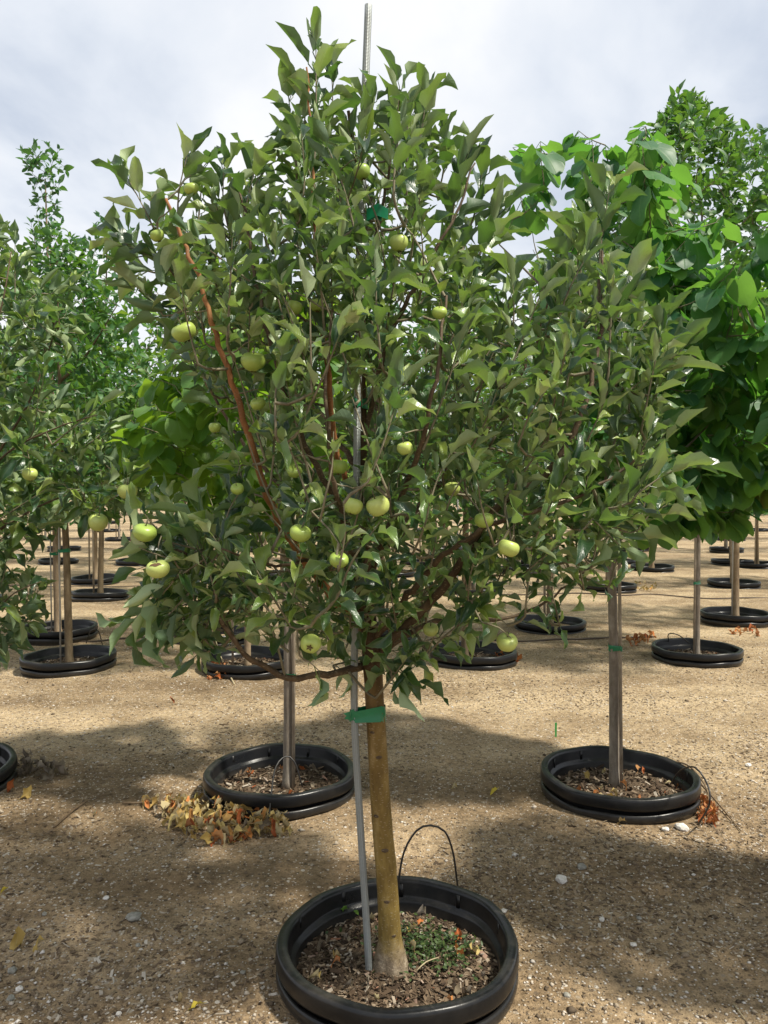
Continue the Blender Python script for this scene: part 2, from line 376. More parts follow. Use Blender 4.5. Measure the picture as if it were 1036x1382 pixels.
def ground_mat():
    t = NT('sandy_soil'); o = t.obj()
    big = t.noise(0.55, 4, 0.55, o); mid = t.noise(3.2, 5, 0.6, o); fine = t.noise(38, 6, 0.7, o); grit = t.noise(170, 3, 0.7, o)
    mp = t.n('ShaderNodeMapping'); mp.inputs['Scale'].default_value = (0.22, 1.25, 1); t.l(o, mp.inputs[0])
    band = t.noise(1.3, 4, 0.5, mp.outputs[0])
    f = t.math('ADD', t.math('ADD', t.math('MULTIPLY', band, 0.55), t.math('MULTIPLY', mid, 0.35)), t.math('MULTIPLY', big, 0.18))
    col = t.ramp(f, [(0.38, (0.165, 0.116, 0.068)), (0.50, (0.300, 0.220, 0.130)), (0.62, (0.460, 0.352, 0.218))])
    sy_ = t.n('ShaderNodeSeparateXYZ'); t.l(o, sy_.inputs[0])   # ground colour slightly darker towards the front, with a noisy edge
    front_mask = t.math('MULTIPLY', t.math('SUBTRACT', t.math('ADD', 3.45, t.math('MULTIPLY', mid, 0.9)), sy_.outputs[1]), 1.4, True)
    col = t.mix(front_mask, col, t.mix(1.0, col, (0.88, 0.85, 0.84), 'MULTIPLY'))
    f2 = t.ramp(fine, [(0.30, (0.28, 0.26, 0.24)), (0.47, (0.90, 0.90, 0.90)), (0.68, (1.3, 1.3, 1.3))])
    col = t.mix(0.85, col, f2, 'MULTIPLY')
    g2 = t.ramp(grit, [(0.30, (0.55, 0.53, 0.5)), (0.5, (1, 1, 1)), (0.72, (1.3, 1.3, 1.3))])
    col = t.mix(0.8, col, g2, 'MULTIPLY')
    v = t.n('ShaderNodeTexVoronoi', i_Scale=48.0); t.l(o, v.inputs['Vector'])
    c = t.n('ShaderNodeSeparateXYZ'); t.l(v.outputs['Color'], c.inputs[0])
    peb = t.math('MULTIPLY', t.math('LESS_THAN', v.outputs['Distance'], 0.33), t.math('GREATER_THAN', c.outputs[0], 0.60))
    pc = t.ramp(c.outputs[1], [(0.0, (0.10, 0.075, 0.05)), (0.5, (0.27, 0.20, 0.13)), (0.85, (0.44, 0.37, 0.28)), (1.0, (0.62, 0.57, 0.5))])
    col = t.mix(peb, col, pc)
    v2 = t.n('ShaderNodeTexVoronoi', i_Scale=120.0); t.l(o, v2.inputs['Vector'])
    c2 = t.n('ShaderNodeSeparateXYZ'); t.l(v2.outputs['Color'], c2.inputs[0])
    peb2 = t.math('MULTIPLY', t.math('LESS_THAN', v2.outputs['Distance'], 0.36), t.math('GREATER_THAN', c2.outputs[0], t.math('SUBTRACT', 1.12, mid)))
    col = t.mix(peb2, col, t.ramp(c2.outputs[1], [(0.0, (0.055, 0.04, 0.028)), (0.45, (0.20, 0.15, 0.10)), (0.7, (0.46, 0.40, 0.31)), (1.0, (0.72, 0.67, 0.60))]))
    h = t.math('ADD', t.math('ADD', t.math('MULTIPLY', fine, 1.0), t.math('MULTIPLY', grit, 0.35)), t.math('MULTIPLY', peb, 0.35))
    return t.done(t.bsdf(col, 0.95, 0.12, bump=h, bstr=0.95, bdist=0.016))
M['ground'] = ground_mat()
def simple(name, col, rough=0.5, metal=0.0, spec=0.5, bumpscale=None, bstr=0.2, var=0.3):
    t = NT(name); n = t.noise(bumpscale or 40, 4, 0.6, t.obj())
    c = t.mix(t.math('MULTIPLY', n, var), col, tuple(x * 0.5 for x in col))
    return t.done(t.bsdf(c, rough, spec, metal, bump=n if bumpscale else None, bstr=bstr, bdist=0.002))
M['tape'] = simple('green_tape', (0.006, 0.20, 0.085), 0.28, bumpscale=30, bstr=0.4, var=0.6)
M['tube'] = simple('black_tubing', (0.018, 0.016, 0.015), 0.45)
M['hose'] = simple('brown_hose', (0.085, 0.06, 0.042), 0.7)
M['stick'] = bark_mat('stick_bark', (0.09, 0.06, 0.035), (0.17, 0.12, 0.07), (0.26, 0.19, 0.12), 60, 0.1)
M['flag'] = simple('green_flag', (0.02, 0.30, 0.06), 0.4)
M['straw'] = simple('straw', (0.40, 0.33, 0.2), 0.8)
def stake_mat():
    t = NT('galvanised_stake'); u = t.n('ShaderNodeSeparateXYZ'); t.l(t.uv(), u.inputs[0])
    k = t.math('MULTIPLY', t.math('SINE', t.math('ADD', t.math('MULTIPLY', u.outputs[1], 900.0), t.math('MULTIPLY', u.outputs[0], 37.7))),
               t.math('SINE', t.math('SUBTRACT', t.math('MULTIPLY', u.outputs[1], 900.0), t.math('MULTIPLY', u.outputs[0], 37.7))))
    n = t.noise(14, 5, 0.6, t.obj())
    col = t.mix(t.math('MULTIPLY', n, 0.55), (0.36, 0.39, 0.39), (0.18, 0.18, 0.15))
    col = t.mix(t.math('MULTIPLY', t.math('MAXIMUM', k, 0.0), 0.5), col, (0.12, 0.12, 0.10))
    return t.done(t.bsdf(col, 0.52, 0.5, 0.45, bump=k, bstr=0.5, bdist=0.002))
M['stake'] = stake_mat()
M['bamboo'] = bark_mat('wood_stake', (0.24, 0.20, 0.15), (0.36, 0.31, 0.24), (0.46, 0.42, 0.35), 40, 0.1)
M['thin_stake'] = simple('grey_stake', (0.38, 0.38, 0.36), 0.5, 0.3)
def apple_mat():
    t = NT('apple_skin'); o = t.obj(); r = t.rnd()
    col = t.ramp(r, [(0.0, (0.27, 0.38, 0.07)), (0.5, (0.38, 0.48, 0.10)), (1.0, (0.52, 0.58, 0.18))])
    v = t.n('ShaderNodeTexVoronoi', i_Scale=260.0); t.l(o, v.inputs['Vector'])
    col = t.mix(t.math('MULTIPLY', t.math('LESS_THAN', v.outputs['Distance'], 0.2), 0.45), col, (0.58, 0.62, 0.32))
    n = t.noise(22, 4, 0.6, o); col = t.mix(t.math('MULTIPLY', n, 0.4), col, (0.24, 0.34, 0.05))
    return t.done(t.bsdf(col, 0.36, 0.5))
M['apple'] = apple_mat()
M['scab'] = simple('brown_scab', (0.10, 0.055, 0.022), 0.8)

# ------------------------------------------------------------------ ground
POTS_XY = []
def gz(x, y):
    v = Vector((x, y, 0.0))
    h = 0.020 * mnoise.noise(v * 0.9) + 0.016 * mnoise.noise(v * 3.1 + Vector((7, 3, 0))) + 0.0045 * mnoise.noise(v * 11.0)
    return h - 0.012
def axis(lo, hi, fine_lo, fine_hi, s0, grow=1.16):
    a = list(np.arange(fine_lo, fine_hi + 1e-6, s0)); s = s0; x = a[-1]
    while x < hi: s *= grow; x += s; a.append(min(x, hi))
    s = s0; x = a[0]
    while x > lo: s *= grow; x -= s; a.insert(0, max(x, lo))
    return np.array(a)
gx, gy = axis(-400, 400, -2.6, 2.6, 0.032), axis(-60, 900, 1.0, 5.6, 0.032)
XX, YY = np.meshgrid(gx, gy)
ZZ = np.array([gz(x, y) for x, y in zip(XX.ravel(), YY.ravel())])
nx, ny = len(gx), len(gy)
i, j = np.meshgrid(np.arange(ny - 1), np.arange(nx - 1), indexing='ij')
mb = MB(); mb.add(np.stack([XX.ravel(), YY.ravel(), ZZ], 1), np.stack([i * nx + j, i * nx + j + 1, (i + 1) * nx + j + 1, (i + 1) * nx + j], -1).reshape(-1, 4))
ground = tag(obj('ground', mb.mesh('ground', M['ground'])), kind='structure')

# ------------------------------------------------------------------ leaf shapes
def leaf_shape(outline, nt=6, nu=2, bend=0.7, fold=0.35, wave=0.06, twist=0.0, pet=0.22, cup=0.0, seed=0, serr=0.0, dip=0.0):
    """blade of length 1 from y=0, upper side +z; outline(t) gives the half width. Returns verts, quads, uv."""
    rs = np.random.default_rng(seed); ph = rs.uniform(0, 6.28, 2)
    ts = np.linspace(0, 1, nt + 1); us = np.linspace(-1, 1, 2 * nu + 1); V = []; UV = []
    y = z = 0.0; ang = 0.0; px = pz = 0.0; spine = [(0.0, 0.0, 0.0)]
    for k in range(nt):
        a = -bend * ((k + 0.5) / nt) ** 1.2
        y += math.cos(a) / nt; z += math.sin(a) / nt; spine.append((y, z, a))
    for k, t in enumerate(ts):
        w = outline(t); sy, sz, a = spine[k]
        for u in us:
            s = 1 + serr * (1 if k % 2 else -1) if abs(u) > 0.99 and 0 < k < nt else 1
            x = u * w * s * math.cos(fold * (1 - 0.4 * t))
            h = abs(u) ** 1.5 * w * math.sin(fold * (1 - 0.4 * t)) - cup * (u * u) * w + wave * w * 2 * math.sin(t * 9 + ph[int(u > 0)]) * u * u
            tw = twist * t; x, h = x * math.cos(tw) - h * math.sin(tw), x * math.sin(tw) + h * math.cos(tw)
            back = dip * max(0, 1 - t * 4) * abs(u)
            V.append((x, sy - h * math.sin(a) - back * 0.18, sz + h * math.cos(a))); UV.append((u * 0.5 + 0.5, t))
    V = np.array(V); n = 2 * nu + 1
    i, j = np.meshgrid(np.arange(nt), np.arange(2 * nu), indexing='ij')
    q = np.stack([i * n + j, i * n + j + 1, (i + 1) * n + j + 1, (i + 1) * n + j], -1).reshape(-1, 4)
    if pet > 0:
        k = len(V); w = 0.013
        V = np.concatenate([V, [(-w, -pet, 0.05 * pet), (w, -pet, 0.05 * pet), (w, 0.02, 0), (-w, 0.02, 0), (0, -pet, 0.05 * pet - 2 * w), (0, 0.02, -2 * w)]])
        UV += [(0.5, 0)] * 6
        q = np.concatenate([q, [(k, k + 1, k + 2, k + 3), (k, k + 3, k + 5, k + 4), (k + 1, k + 4, k + 5, k + 2)]])
        V[:, 1] += pet
    return V, q, np.array(UV)
def ovate(w, p=0.70):
    return lambda t: w * (math.sin(math.pi * t ** p) ** 0.75 * (1 if t < 0.7 else 1 - 1.0 * (t - 0.7)) if 0.01 < t < 0.99 else 0.006)
def heart(t):
    if t > 0.985: return 0.004
    return 0.50 * (1 - ((0.30 - t) / 0.42) ** 2) ** 0.5 if t < 0.30 else 0.50 * (math.cos((t - 0.30) / 0.70 * math.pi / 2) ** 0.62)
APPLE_SH = [leaf_shape(ovate(w), 6, 2, b, f, wv, tw, 0.24, 0, k, 0.05) for k, (w, b, f, wv, tw) in enumerate([
    (0.225, 0.5, 0.95, 0.24, 0.4), (0.24, 0.9, 0.75, 0.30, -0.4), (0.215, 0.2, 1.15, 0.20, 0.3), (0.235, 1.1, 0.85, 0.30, 0.5),
    (0.225, 0.7, 0.65, 0.36, -0.4), (0.23, -0.3, 1.2, 0.20, -0.5), (0.24, 1.0, 0.55, 0.40, 0.6), (0.225, 1.4, 1.0, 0.28, -0.3), (0.21, 0.35, 1.3, 0.16, 0.2)])]
DRY_SH = [leaf_shape(ovate(w), 6, 2, b, f, wv, tw, 0.15, 0, 80 + k, 0.08) for k, (w, b, f, wv, tw) in enumerate([
    (0.25, 1.8, 0.9, 0.5, 0.9), (0.28, -1.6, 0.6, 0.6, -1.0), (0.22, 2.6, 1.2, 0.4, 1.4), (0.26, -2.2, 1.1, 0.5, 0.6), (0.24, 1.0, 1.35, 0.6, -1.5)])]
REDBUD_SH = [leaf_shape(heart, 7, 2, b, f, wv, tw, 0.42, c, 20 + k, 0.0, 1.0) for k, (b, f, wv, tw, c) in enumerate([
    (0.30, 0.06, 0.04, 0.1, 0.06), (0.45, 0.16, 0.05, -0.12, 0.0), (0.2, -0.05, 0.05, 0.12, 0.10), (0.35, 0.24, 0.04, 0.0, 0.0), (0.5, 0.10, 0.06, -0.1, 0.05)])]
SMALL_SH = [leaf_shape(ovate(w, 0.7), 4, 1, b, f, 0.08, tw, 0.25, 0, 40 + k) for k, (w, b, f, tw) in enumerate([
    (0.27, 0.5, 0.3, 0.2), (0.30, 0.9, 0.2, -0.2), (0.25, 0.2, 0.45, 0.1)])]
FAR_SH = [leaf_shape(ovate(w, 0.7), 2, 1, b, f, 0.0, 0.0, 0.0, 0, 60 + k) for k, (w, b, f) in enumerate([(0.34, 0.5, 0.3), (0.30, 0.9, 0.5)])]

def frames(d, n):
    """rows of direction d and normal n to rotation matrices with columns x, y=d, z~n"""
    d = nrm(d); n = nrm(n - d * np.sum(n * d, 1, keepdims=True)); x = np.cross(d, n)
    return np.stack([x, d, n], -1)
def at_z(pl, z): return np.array([np.interp(z, pl[:, 2], pl[:, k]) for k in range(3)])
class Leaves:
    def __init__(s): s.p = []; s.d = []; s.n = []; s.l = []
    def add(s, p, d, n, l): s.p.append(p); s.d.append(d); s.n.append(n); s.l.append(l)
    def arrays(s): return np.array(s.p), np.array(s.d), np.array(s.n), np.array(s.l)
def join_leaves(name, shapes, p, Rm, l, var, mat, rs):
    mb = MB()
    for k, (V, q, uv) in enumerate(shapes):
        s = np.where(var == k)[0]
        if not len(s): continue
        W = np.einsum('nij,vj->nvi', Rm[s], V) * l[s][:, None, None] + p[s][:, None, :]
        Q = (q[None] + (np.arange(len(s)) * len(V))[:, None, None]).reshape(-1, 4)
        mb.add(W.reshape(-1, 3), Q, None, np.repeat(rs.random(len(s)), len(V)), np.tile(uv, (len(s), 1)))
    return mb.mesh(name, mat)
_leafmesh = {}
def leaf_objects(kind, shapes, p, Rm, l, var, mat, parent, origin):
    for k in range(len(p)):
        key = (kind, int(var[k]))
        if key not in _leafmesh:
            mb = MB(); V, q, uv = shapes[var[k]]; mb.add(V, q, None, 0.137 * (key[1] + 1), uv); _leafmesh[key] = mb.mesh(kind, mat)
        o = obj('leaf', _leafmesh[key], parent)
        m = Matrix(Rm[k].tolist()).to_4x4() @ Matrix.Scale(float(l[k]), 4)
        m.translation = Vector((p[k] - origin).tolist()); o.matrix_local = m

# ------------------------------------------------------------------ growing a tree
def bez(p0, c1, c2, p1, n):
    t = np.linspace(0, 1, n)[:, None]
    return (1 - t) ** 3 * p0 + 3 * (1 - t) ** 2 * t * c1 + 3 * (1 - t) * t * t * c2 + t ** 3 * p1
def grow(nodes, targets, rs, up=0.35, lenient=0.5, maxlen=9.9):
    """twigs from the nearest wood to every target; returns polylines"""
    nodes = np.array(nodes); out = []
    for T in targets:
        D = np.linalg.norm(nodes - T, axis=1) + lenient * np.maximum(0, nodes[:, 2] - T[2] + 0.02)
        k = int(np.argmin(D)); p0 = nodes[k]; d = T - p0; L = np.linalg.norm(d)
        if L < 0.03 or L > maxlen: continue
        j = rs.normal(0, 0.08 * L, (2, 3))
        c1 = p0 + d * 0.35 + j[0] + np.array([0, 0, -0.06 * L]); c2 = T - d * 0.25 - np.array([0, 0, up * L * 0.55]) + j[1]
        pl = bez(p0, c1, c2, T, max(4, int(L / 0.03))); out.append(pl); nodes = np.concatenate([nodes, pl[1:]])
    return out
def shoot_leaves(L, pl, rs, size, gap=0.02, bear=0.22, open0=35, open1=75, droop=0.25, tip=3, jit=0.25, skip=0.0):
    """leaves spiralling round a shoot, wide below, steep at its tip"""
    seg = np.linalg.norm(np.diff(pl, axis=0), axis=1); cum = np.concatenate([[0], np.cumsum(seg)]); tot = cum[-1]
    s = max(0.015, tot - bear); ph = rs.uniform(0, 6.28)
    while s <= tot + 1e-6:
        f = (s - (tot - bear)) / bear; f = min(max(f, 0), 1)
        p = np.array([np.interp(s, cum, pl[:, k]) for k in range(3)])
        q = np.array([np.interp(max(0, s - 0.02), cum, pl[:, k]) for k in range(3)]); a = nrm(p - q)
        ref = nrm(np.cross(a, [0.31, 0.9, 0.17])); b = np.cross(a, ref); ph += 2.4 + rs.normal(0, 0.25)
        r = ref * math.cos(ph) + b * math.sin(ph); th = R(open1 + (open0 - open1) * f + rs.normal(0, 9))
        d = a * math.cos(th) + r * math.sin(th) + np.array([0, 0, -droop * (1 - 0.7 * f)]) + rs.normal(0, jit * 0.5, 3)
        n = a * 0.8 + np.array([0, 0, 0.7]) - r * 0.2 + rs.normal(0, jit, 3)
        if rs.random() >= skip: L.add(p, d, n, size * (0.55 + 0.58 * rs.random()) * (0.72 + 0.28 * math.sin(math.pi * min(1, 0.25 + 0.75 * (1 - f * 0.8)))))
        s += gap * rs.uniform(0.7, 1.35)
    a = nrm(pl[-1] - pl[-2])
    for _ in range(tip):
        r = rs.normal(0, 1, 3); L.add(pl[-1], a + r * 0.33, np.cross(a, np.cross(r, a)) * -1 + rs.normal(0, 0.2, 3), size * rs.uniform(0.45, 0.75))
def hang_leaves(L, pl, rs, size, gap=0.035, bear=0.4):
    """large leaves hanging from long stalks on alternate sides"""
    seg = np.linalg.norm(np.diff(pl, axis=0), axis=1); cum = np.concatenate([[0], np.cumsum(seg)]); tot = cum[-1]
    s = max(0.02, tot - bear); sd = 1
    while s <= tot + 1e-6:
        p = np.array([np.interp(s, cum, pl[:, k]) for k in range(3)])
        q = np.array([np.interp(max(0, s - 0.02), cum, pl[:, k]) for k in range(3)]); a = nrm(p - q)
        side = nrm(np.cross(a, [0, 0, 1.0]) + 1e-4) * sd; sd = -sd
        o = nrm(side * rs.uniform(0.2, 1) + np.array([a[0], a[1], 0]) * 0.5 + rs.normal(0, 0.45, 3) * [1, 1, 0.3])
        d = o * rs.uniform(0.2, 0.8) + np.array([0, 0, -rs.uniform(0.3, 1.0)])
        n = o * 0.95 + np.array([0, 0, 0.65]) + rs.normal(0, 0.28, 3)
        L.add(p, d, n, size * rs.uniform(0.62, 1.12)); s += gap * rs.uniform(0.6, 1.4)
    for _ in range(2):
        o = nrm(rs.normal(0, 1, 3) * [1, 1, .3]); L.add(pl[-1], o * .7 + [0, 0, -rs.uniform(0, .6)], o * .8 + [0, 0, .8], size * rs.uniform(.5, .9))

def finish_tree(root, origin, twigs, L, shapes, kind, mat, rs, single=300, keep=None, twig_mat='twig_bark', r0=0.0042):
    mb = MB()
    for pl in twigs:
        ln = np.sum(np.linalg.norm(np.diff(pl, axis=0), axis=1)); b = min(r0, 0.0016 + 0.0085 * ln)
        tube(mb, pl - origin, np.linspace(b, 0.0011, len(pl)), 5, rs.random(), cap=False)
    tag(obj('twigs', mb.mesh('twigs', M[twig_mat]), root), kind='stuff')
    p, d, n, l = L.arrays()
    if keep is not None:
        k = keep(p + nrm(d) * l[:, None] * 0.6, l); p, d, n, l = p[k], d[k], n[k], l[k]
    Rm = frames(d, n); var = rs.integers(0, len(shapes), len(p))
    if single:
        pr = proj(p + nrm(d) * l[:, None] * 0.6)
        vis = (pr[:, 0] > -15) & (pr[:, 0] < 1051) & (pr[:, 1] > -15) & (pr[:, 1] < 1397)
        sc = np.where(vis, l / pr[:, 2] * np.exp(-pr[:, 2] * 0.9), -1); order = np.argsort(-sc)[:single]
        pick = np.zeros(len(p), bool); pick[order] = True; pick &= vis
        leaf_objects(kind, shapes, p[pick], Rm[pick], l[pick], var[pick], mat, root, origin)
    else: pick = np.zeros(len(p), bool)
    r = ~pick
    tag(obj('foliage', join_leaves('foliage', shapes, p[r] - origin, Rm[r], l[r], var[r], mat, rs), root), kind='stuff')
    return len(p)

# ------------------------------------------------------------------ pots
RAD = 0.325
def pot_wob(r, z, a):
    return r * (1 + 0.009 * np.sin(2 * a + 0.7) + 0.004 * np.sin(5 * a) + 0.002 * np.sin(11 * a + 1)), z + 0.004 * np.sin(2 * a + 1.0) + 0.0022 * np.sin(7 * a)
def pot_meshes(seg):
    mb = MB()   # inner pot: rolled rim, stepped wall with a ledge
    lathe(mb, [(0.300, -0.04), (0.301, 0.048), (0.304, 0.056), (0.320, 0.058), (0.3260, 0.061), (0.3275, 0.068), (0.3262, 0.097), (0.3235, 0.1045), (0.3180, 0.1075),
               (0.300, 0.1065), (0.2955, 0.1035), (0.2935, 0.096), (0.2895, 0.062), (0.2875, 0.056), (0.277, 0.051), (0.2735, 0.044), (0.269, -0.06)], seg, wob=pot_wob)
    inner = mb.mesh('inner_pot', M['pot'])
    mb = MB()   # socket pot sunk in the ground
    lathe(mb, [(0.309, -0.05), (0.308, 0.036), (0.310, 0.041), (0.317, 0.0445), (0.3225, 0.043), (0.3255, 0.038), (0.3262, 0.022), (0.323, 0.014), (0.316, 0.010), (0.312, -0.06)], seg, wob=pot_wob)
    outer = mb.mesh('socket_pot', M['pot'])
    mb = MB()
    if True:   # a short rib of the inner wall
        a = 0.0; ca, sa = math.cos(a), math.sin(a); V = []
        for r_, z_ in ((0.2915, 0.060), (0.2915, 0.099), (0.2890, 0.060), (0.2908, 0.099)):
            for s in (-0.006, 0.006): V.append((r_ * ca - s * sa, r_ * sa + s * ca, z_))
        mb.add(V, [(4, 5, 7, 6), (0, 4, 6, 2), (1, 3, 7, 5), (2, 6, 7, 3), (0, 1, 5, 4)])
    ribs = mb.mesh('wall_rib', M['pot'])
    return inner, outer, ribs
POT_NEAR, POT_FAR = pot_meshes(112), pot_meshes(40)
def soil_mesh(rs, near):
    mb = MB(); ns, nr = (72, 16) if near else (28, 5); V = [(0, 0, 0.03)]; 
    for k in range(1, nr + 1):
        for a in np.linspace(0, 2 * np.pi, ns, endpoint=False):
            r = 0.2745 * k / nr; x, y = r * math.cos(a), r * math.sin(a)
            V.append((x, y, 0.028 - 0.012 * (k / nr) ** 2 + (0.010 * mnoise.noise(Vector((x * 14, y * 14, rs.random() * 0.0 + 3))) + 0.006 * mnoise.noise(Vector((x * 40, y * 40, 1)))) * (1 if near else 0.6)))
    q, t = [], []
    for a in range(ns):
        b = (a + 1) % ns; t.append((0, 1 + a, 1 + b))
        for k in range(nr - 1): q.append((1 + k * ns + a, 1 + (k + 1) * ns + a, 1 + (k + 1) * ns + b, 1 + k * ns + b))
    mb.add(V, q, t); return mb.mesh('soil', M['soil'])
def chip(rs, size, flat=0.3, long=2.0):
    V = np.array([(x, y, z) for z in (-1, 1) for x, y in ((-1, -1), (1, -1), (1, 1), (-1, 1))], float) * 0.5
    V += rs.normal(0, 0.10, V.shape); V *= np.array([long * rs.uniform(0.7, 1.4), rs.uniform(0.6, 1.2), flat]) * size
    a, b, c = rs.uniform(0, 6.28), rs.normal(0, 0.35), rs.normal(0, 0.35)
    ca, sa = math.cos(a), math.sin(a)
    V = V @ np.array([[1, 0, 0], [0, math.cos(b), -math.sin(b)], [0, math.sin(b), math.cos(b)]]).T @ np.array([[math.cos(c), 0, math.sin(c)], [0, 1, 0], [-math.sin(c), 0, math.cos(c)]]).T
    return V @ np.array([[ca, -sa, 0], [sa, ca, 0], [0, 0, 1]]).T
CHIPQ = [(0, 3, 2, 1), (4, 5, 6, 7), (0, 1, 5, 4), (1, 2, 6, 5), (2, 3, 7, 6), (3, 0, 4, 7)]
def mulch_mesh(rs, n, size):
    mb = MB()
    for _ in range(n):
        r = 0.268 * math.sqrt(rs.random()); a = rs.uniform(0, 6.28); s = size * rs.uniform(0.5, 1.6)
        mb.add(chip(rs, s, 0.25, rs.uniform(1, 3.2)) + [r * math.cos(a), r * math.sin(a), 0.030 - 0.012 * (r / 0.27) ** 2 + rs.uniform(0, 0.008)], CHIPQ, None, rs.random())
    return mb.mesh('mulch', M['chips'], False)
SOIL_FAR = soil_mesh(np.random.default_rng(1), False)
MULCH_MID = mulch_mesh(np.random.default_rng(2), 900, 0.0078)
def pot(loc, label, group, lod=0, tilt=(0, 0)):
    e = tag(empty('nursery_pot', loc), label, 'plant pot', group); e.rotation_euler = (tilt[0], tilt[1], rng.uniform(0, 6.28))
    if lod == 2: e.location[2] -= rng.uniform(0, .035); e.rotation_euler[0] = rng.normal(0, .025); e.rotation_euler[1] = rng.normal(0, .025)
    ms = POT_NEAR if lod < 2 else POT_FAR
    obj('inner_pot', ms[0], e); obj('socket_pot', ms[1], e)
    if lod < 2 and loc[1] < 4.5:
        for k in range(10): obj('wall_rib', ms[2], e).rotation_euler = (0, 0, k / 10 * 2 * math.pi + 0.1)
    obj('soil', soil_mesh(np.random.default_rng(5), True) if lod == 0 else SOIL_FAR, e)
    if lod == 0: tag(obj('mulch', mulch_mesh(np.random.default_rng(11), 3600, 0.0054), e), kind='stuff')
    elif lod == 1: tag(obj('mulch', MULCH_MID, e), kind='stuff')
    e.location[2] -= .014; POTS_XY.append((loc[0], loc[1])); return e
def on_rim(px, py):                  # centre of a pot whose rim ellipse is centred on that pixel
    g = G(px, py, 0.093); return np.array([g[0], g[1], 0.0])

# ================================================================== the apple tree in front
c0 = on_rim(536, 1262)
pot(c0, 'wide black pot rim sunk in the ground round the tallest apple tree', None, 0)
D0 = float(c0[1])
SOILZ = 0.016
base = G(530, 1306, SOILZ); DB = float(base[1])
rsA = np.random.default_rng(101)
apple = tag(empty('apple_tree', base), 'apple tree with many green fruit and olive brown trunk tied to a knurled metal stake', 'tree')
def A(lst): return smooth_path([P(x, y, D0 + d) for x, y, d in lst], 0.025)
trunk_pl = np.concatenate([smooth_path([base - [0, 0, 0.03], P(527, 1275, DB), P(521, 1180, DB), P(512, 1060, DB), P(506, 960, DB), P(503, 900, DB), P(494, 800, DB + .01),
                                        P(488, 680, DB + .02), P(488, 560, DB + .03), P(486, 440, DB + .02), P(484, 330, DB), P(480, 220, DB), P(470, 150, DB)], 0.02)])
hz = trunk_pl[:, 2]
rad = np.interp(hz, [0.0, 0.05, 0.09, 0.16, 0.5, 0.75, 0.85, 1.0, 1.4, 1.8, 2.3], [0.050, 0.041, 0.032, 0.0285, 0.0265, 0.0245, 0.026, 0.019, 0.014, 0.0095, 0.004])
lump = lambda a, f: 1 + 0.03 * np.sin(3 * a + f * 40) + (0.26 * np.maximum(0, np.cos(a + 0.4)) + 0.10 * np.sin(5 * a)) * max(0, 1 - f * 22)
mb = MB(); tube(mb, trunk_pl - base, rad, 20, 0.5, True, 0.012, lump)
tr = obj('trunk', mb.mesh('trunk', [M['trunk_bark']]), apple)
for fy, u, sz in ((1018, .15, .008), (1097, -.55, .007), (1142, .1, .009), (1210, -.1, .008), (1255, .35, .006), (985, -.4, .006)):
    z = P(512, fy, DB)[2]; c = at_z(trunk_pl, z); r_ = float(np.interp(z, hz, rad)); V = []
    for ring, (k, out) in enumerate(((1.0, -.0012), (.62, .0028), (.2, .0012))):
        for a in np.linspace(0, 2 * np.pi, 9)[:-1]:
            th = math.asin(u) + math.cos(a) * sz * 1.3 * k / r_; V.append((c[0] + (r_ + out) * math.sin(th), c[1] - (r_ + out) * math.cos(th), c[2] + math.sin(a) * sz * .65 * k))
    mb = MB(); mb.add(np.array(V) - base, [(q * 8 + k, q * 8 + (k + 1) % 8, (q + 1) * 8 + (k + 1) % 8, (q + 1) * 8 + k) for q in range(2) for k in range(8)], [(16, 16 + k, 17 + k) for k in range(1, 7)])
    obj('bud_scar', mb.mesh('bud_scar', M['limb_bark']), tr)

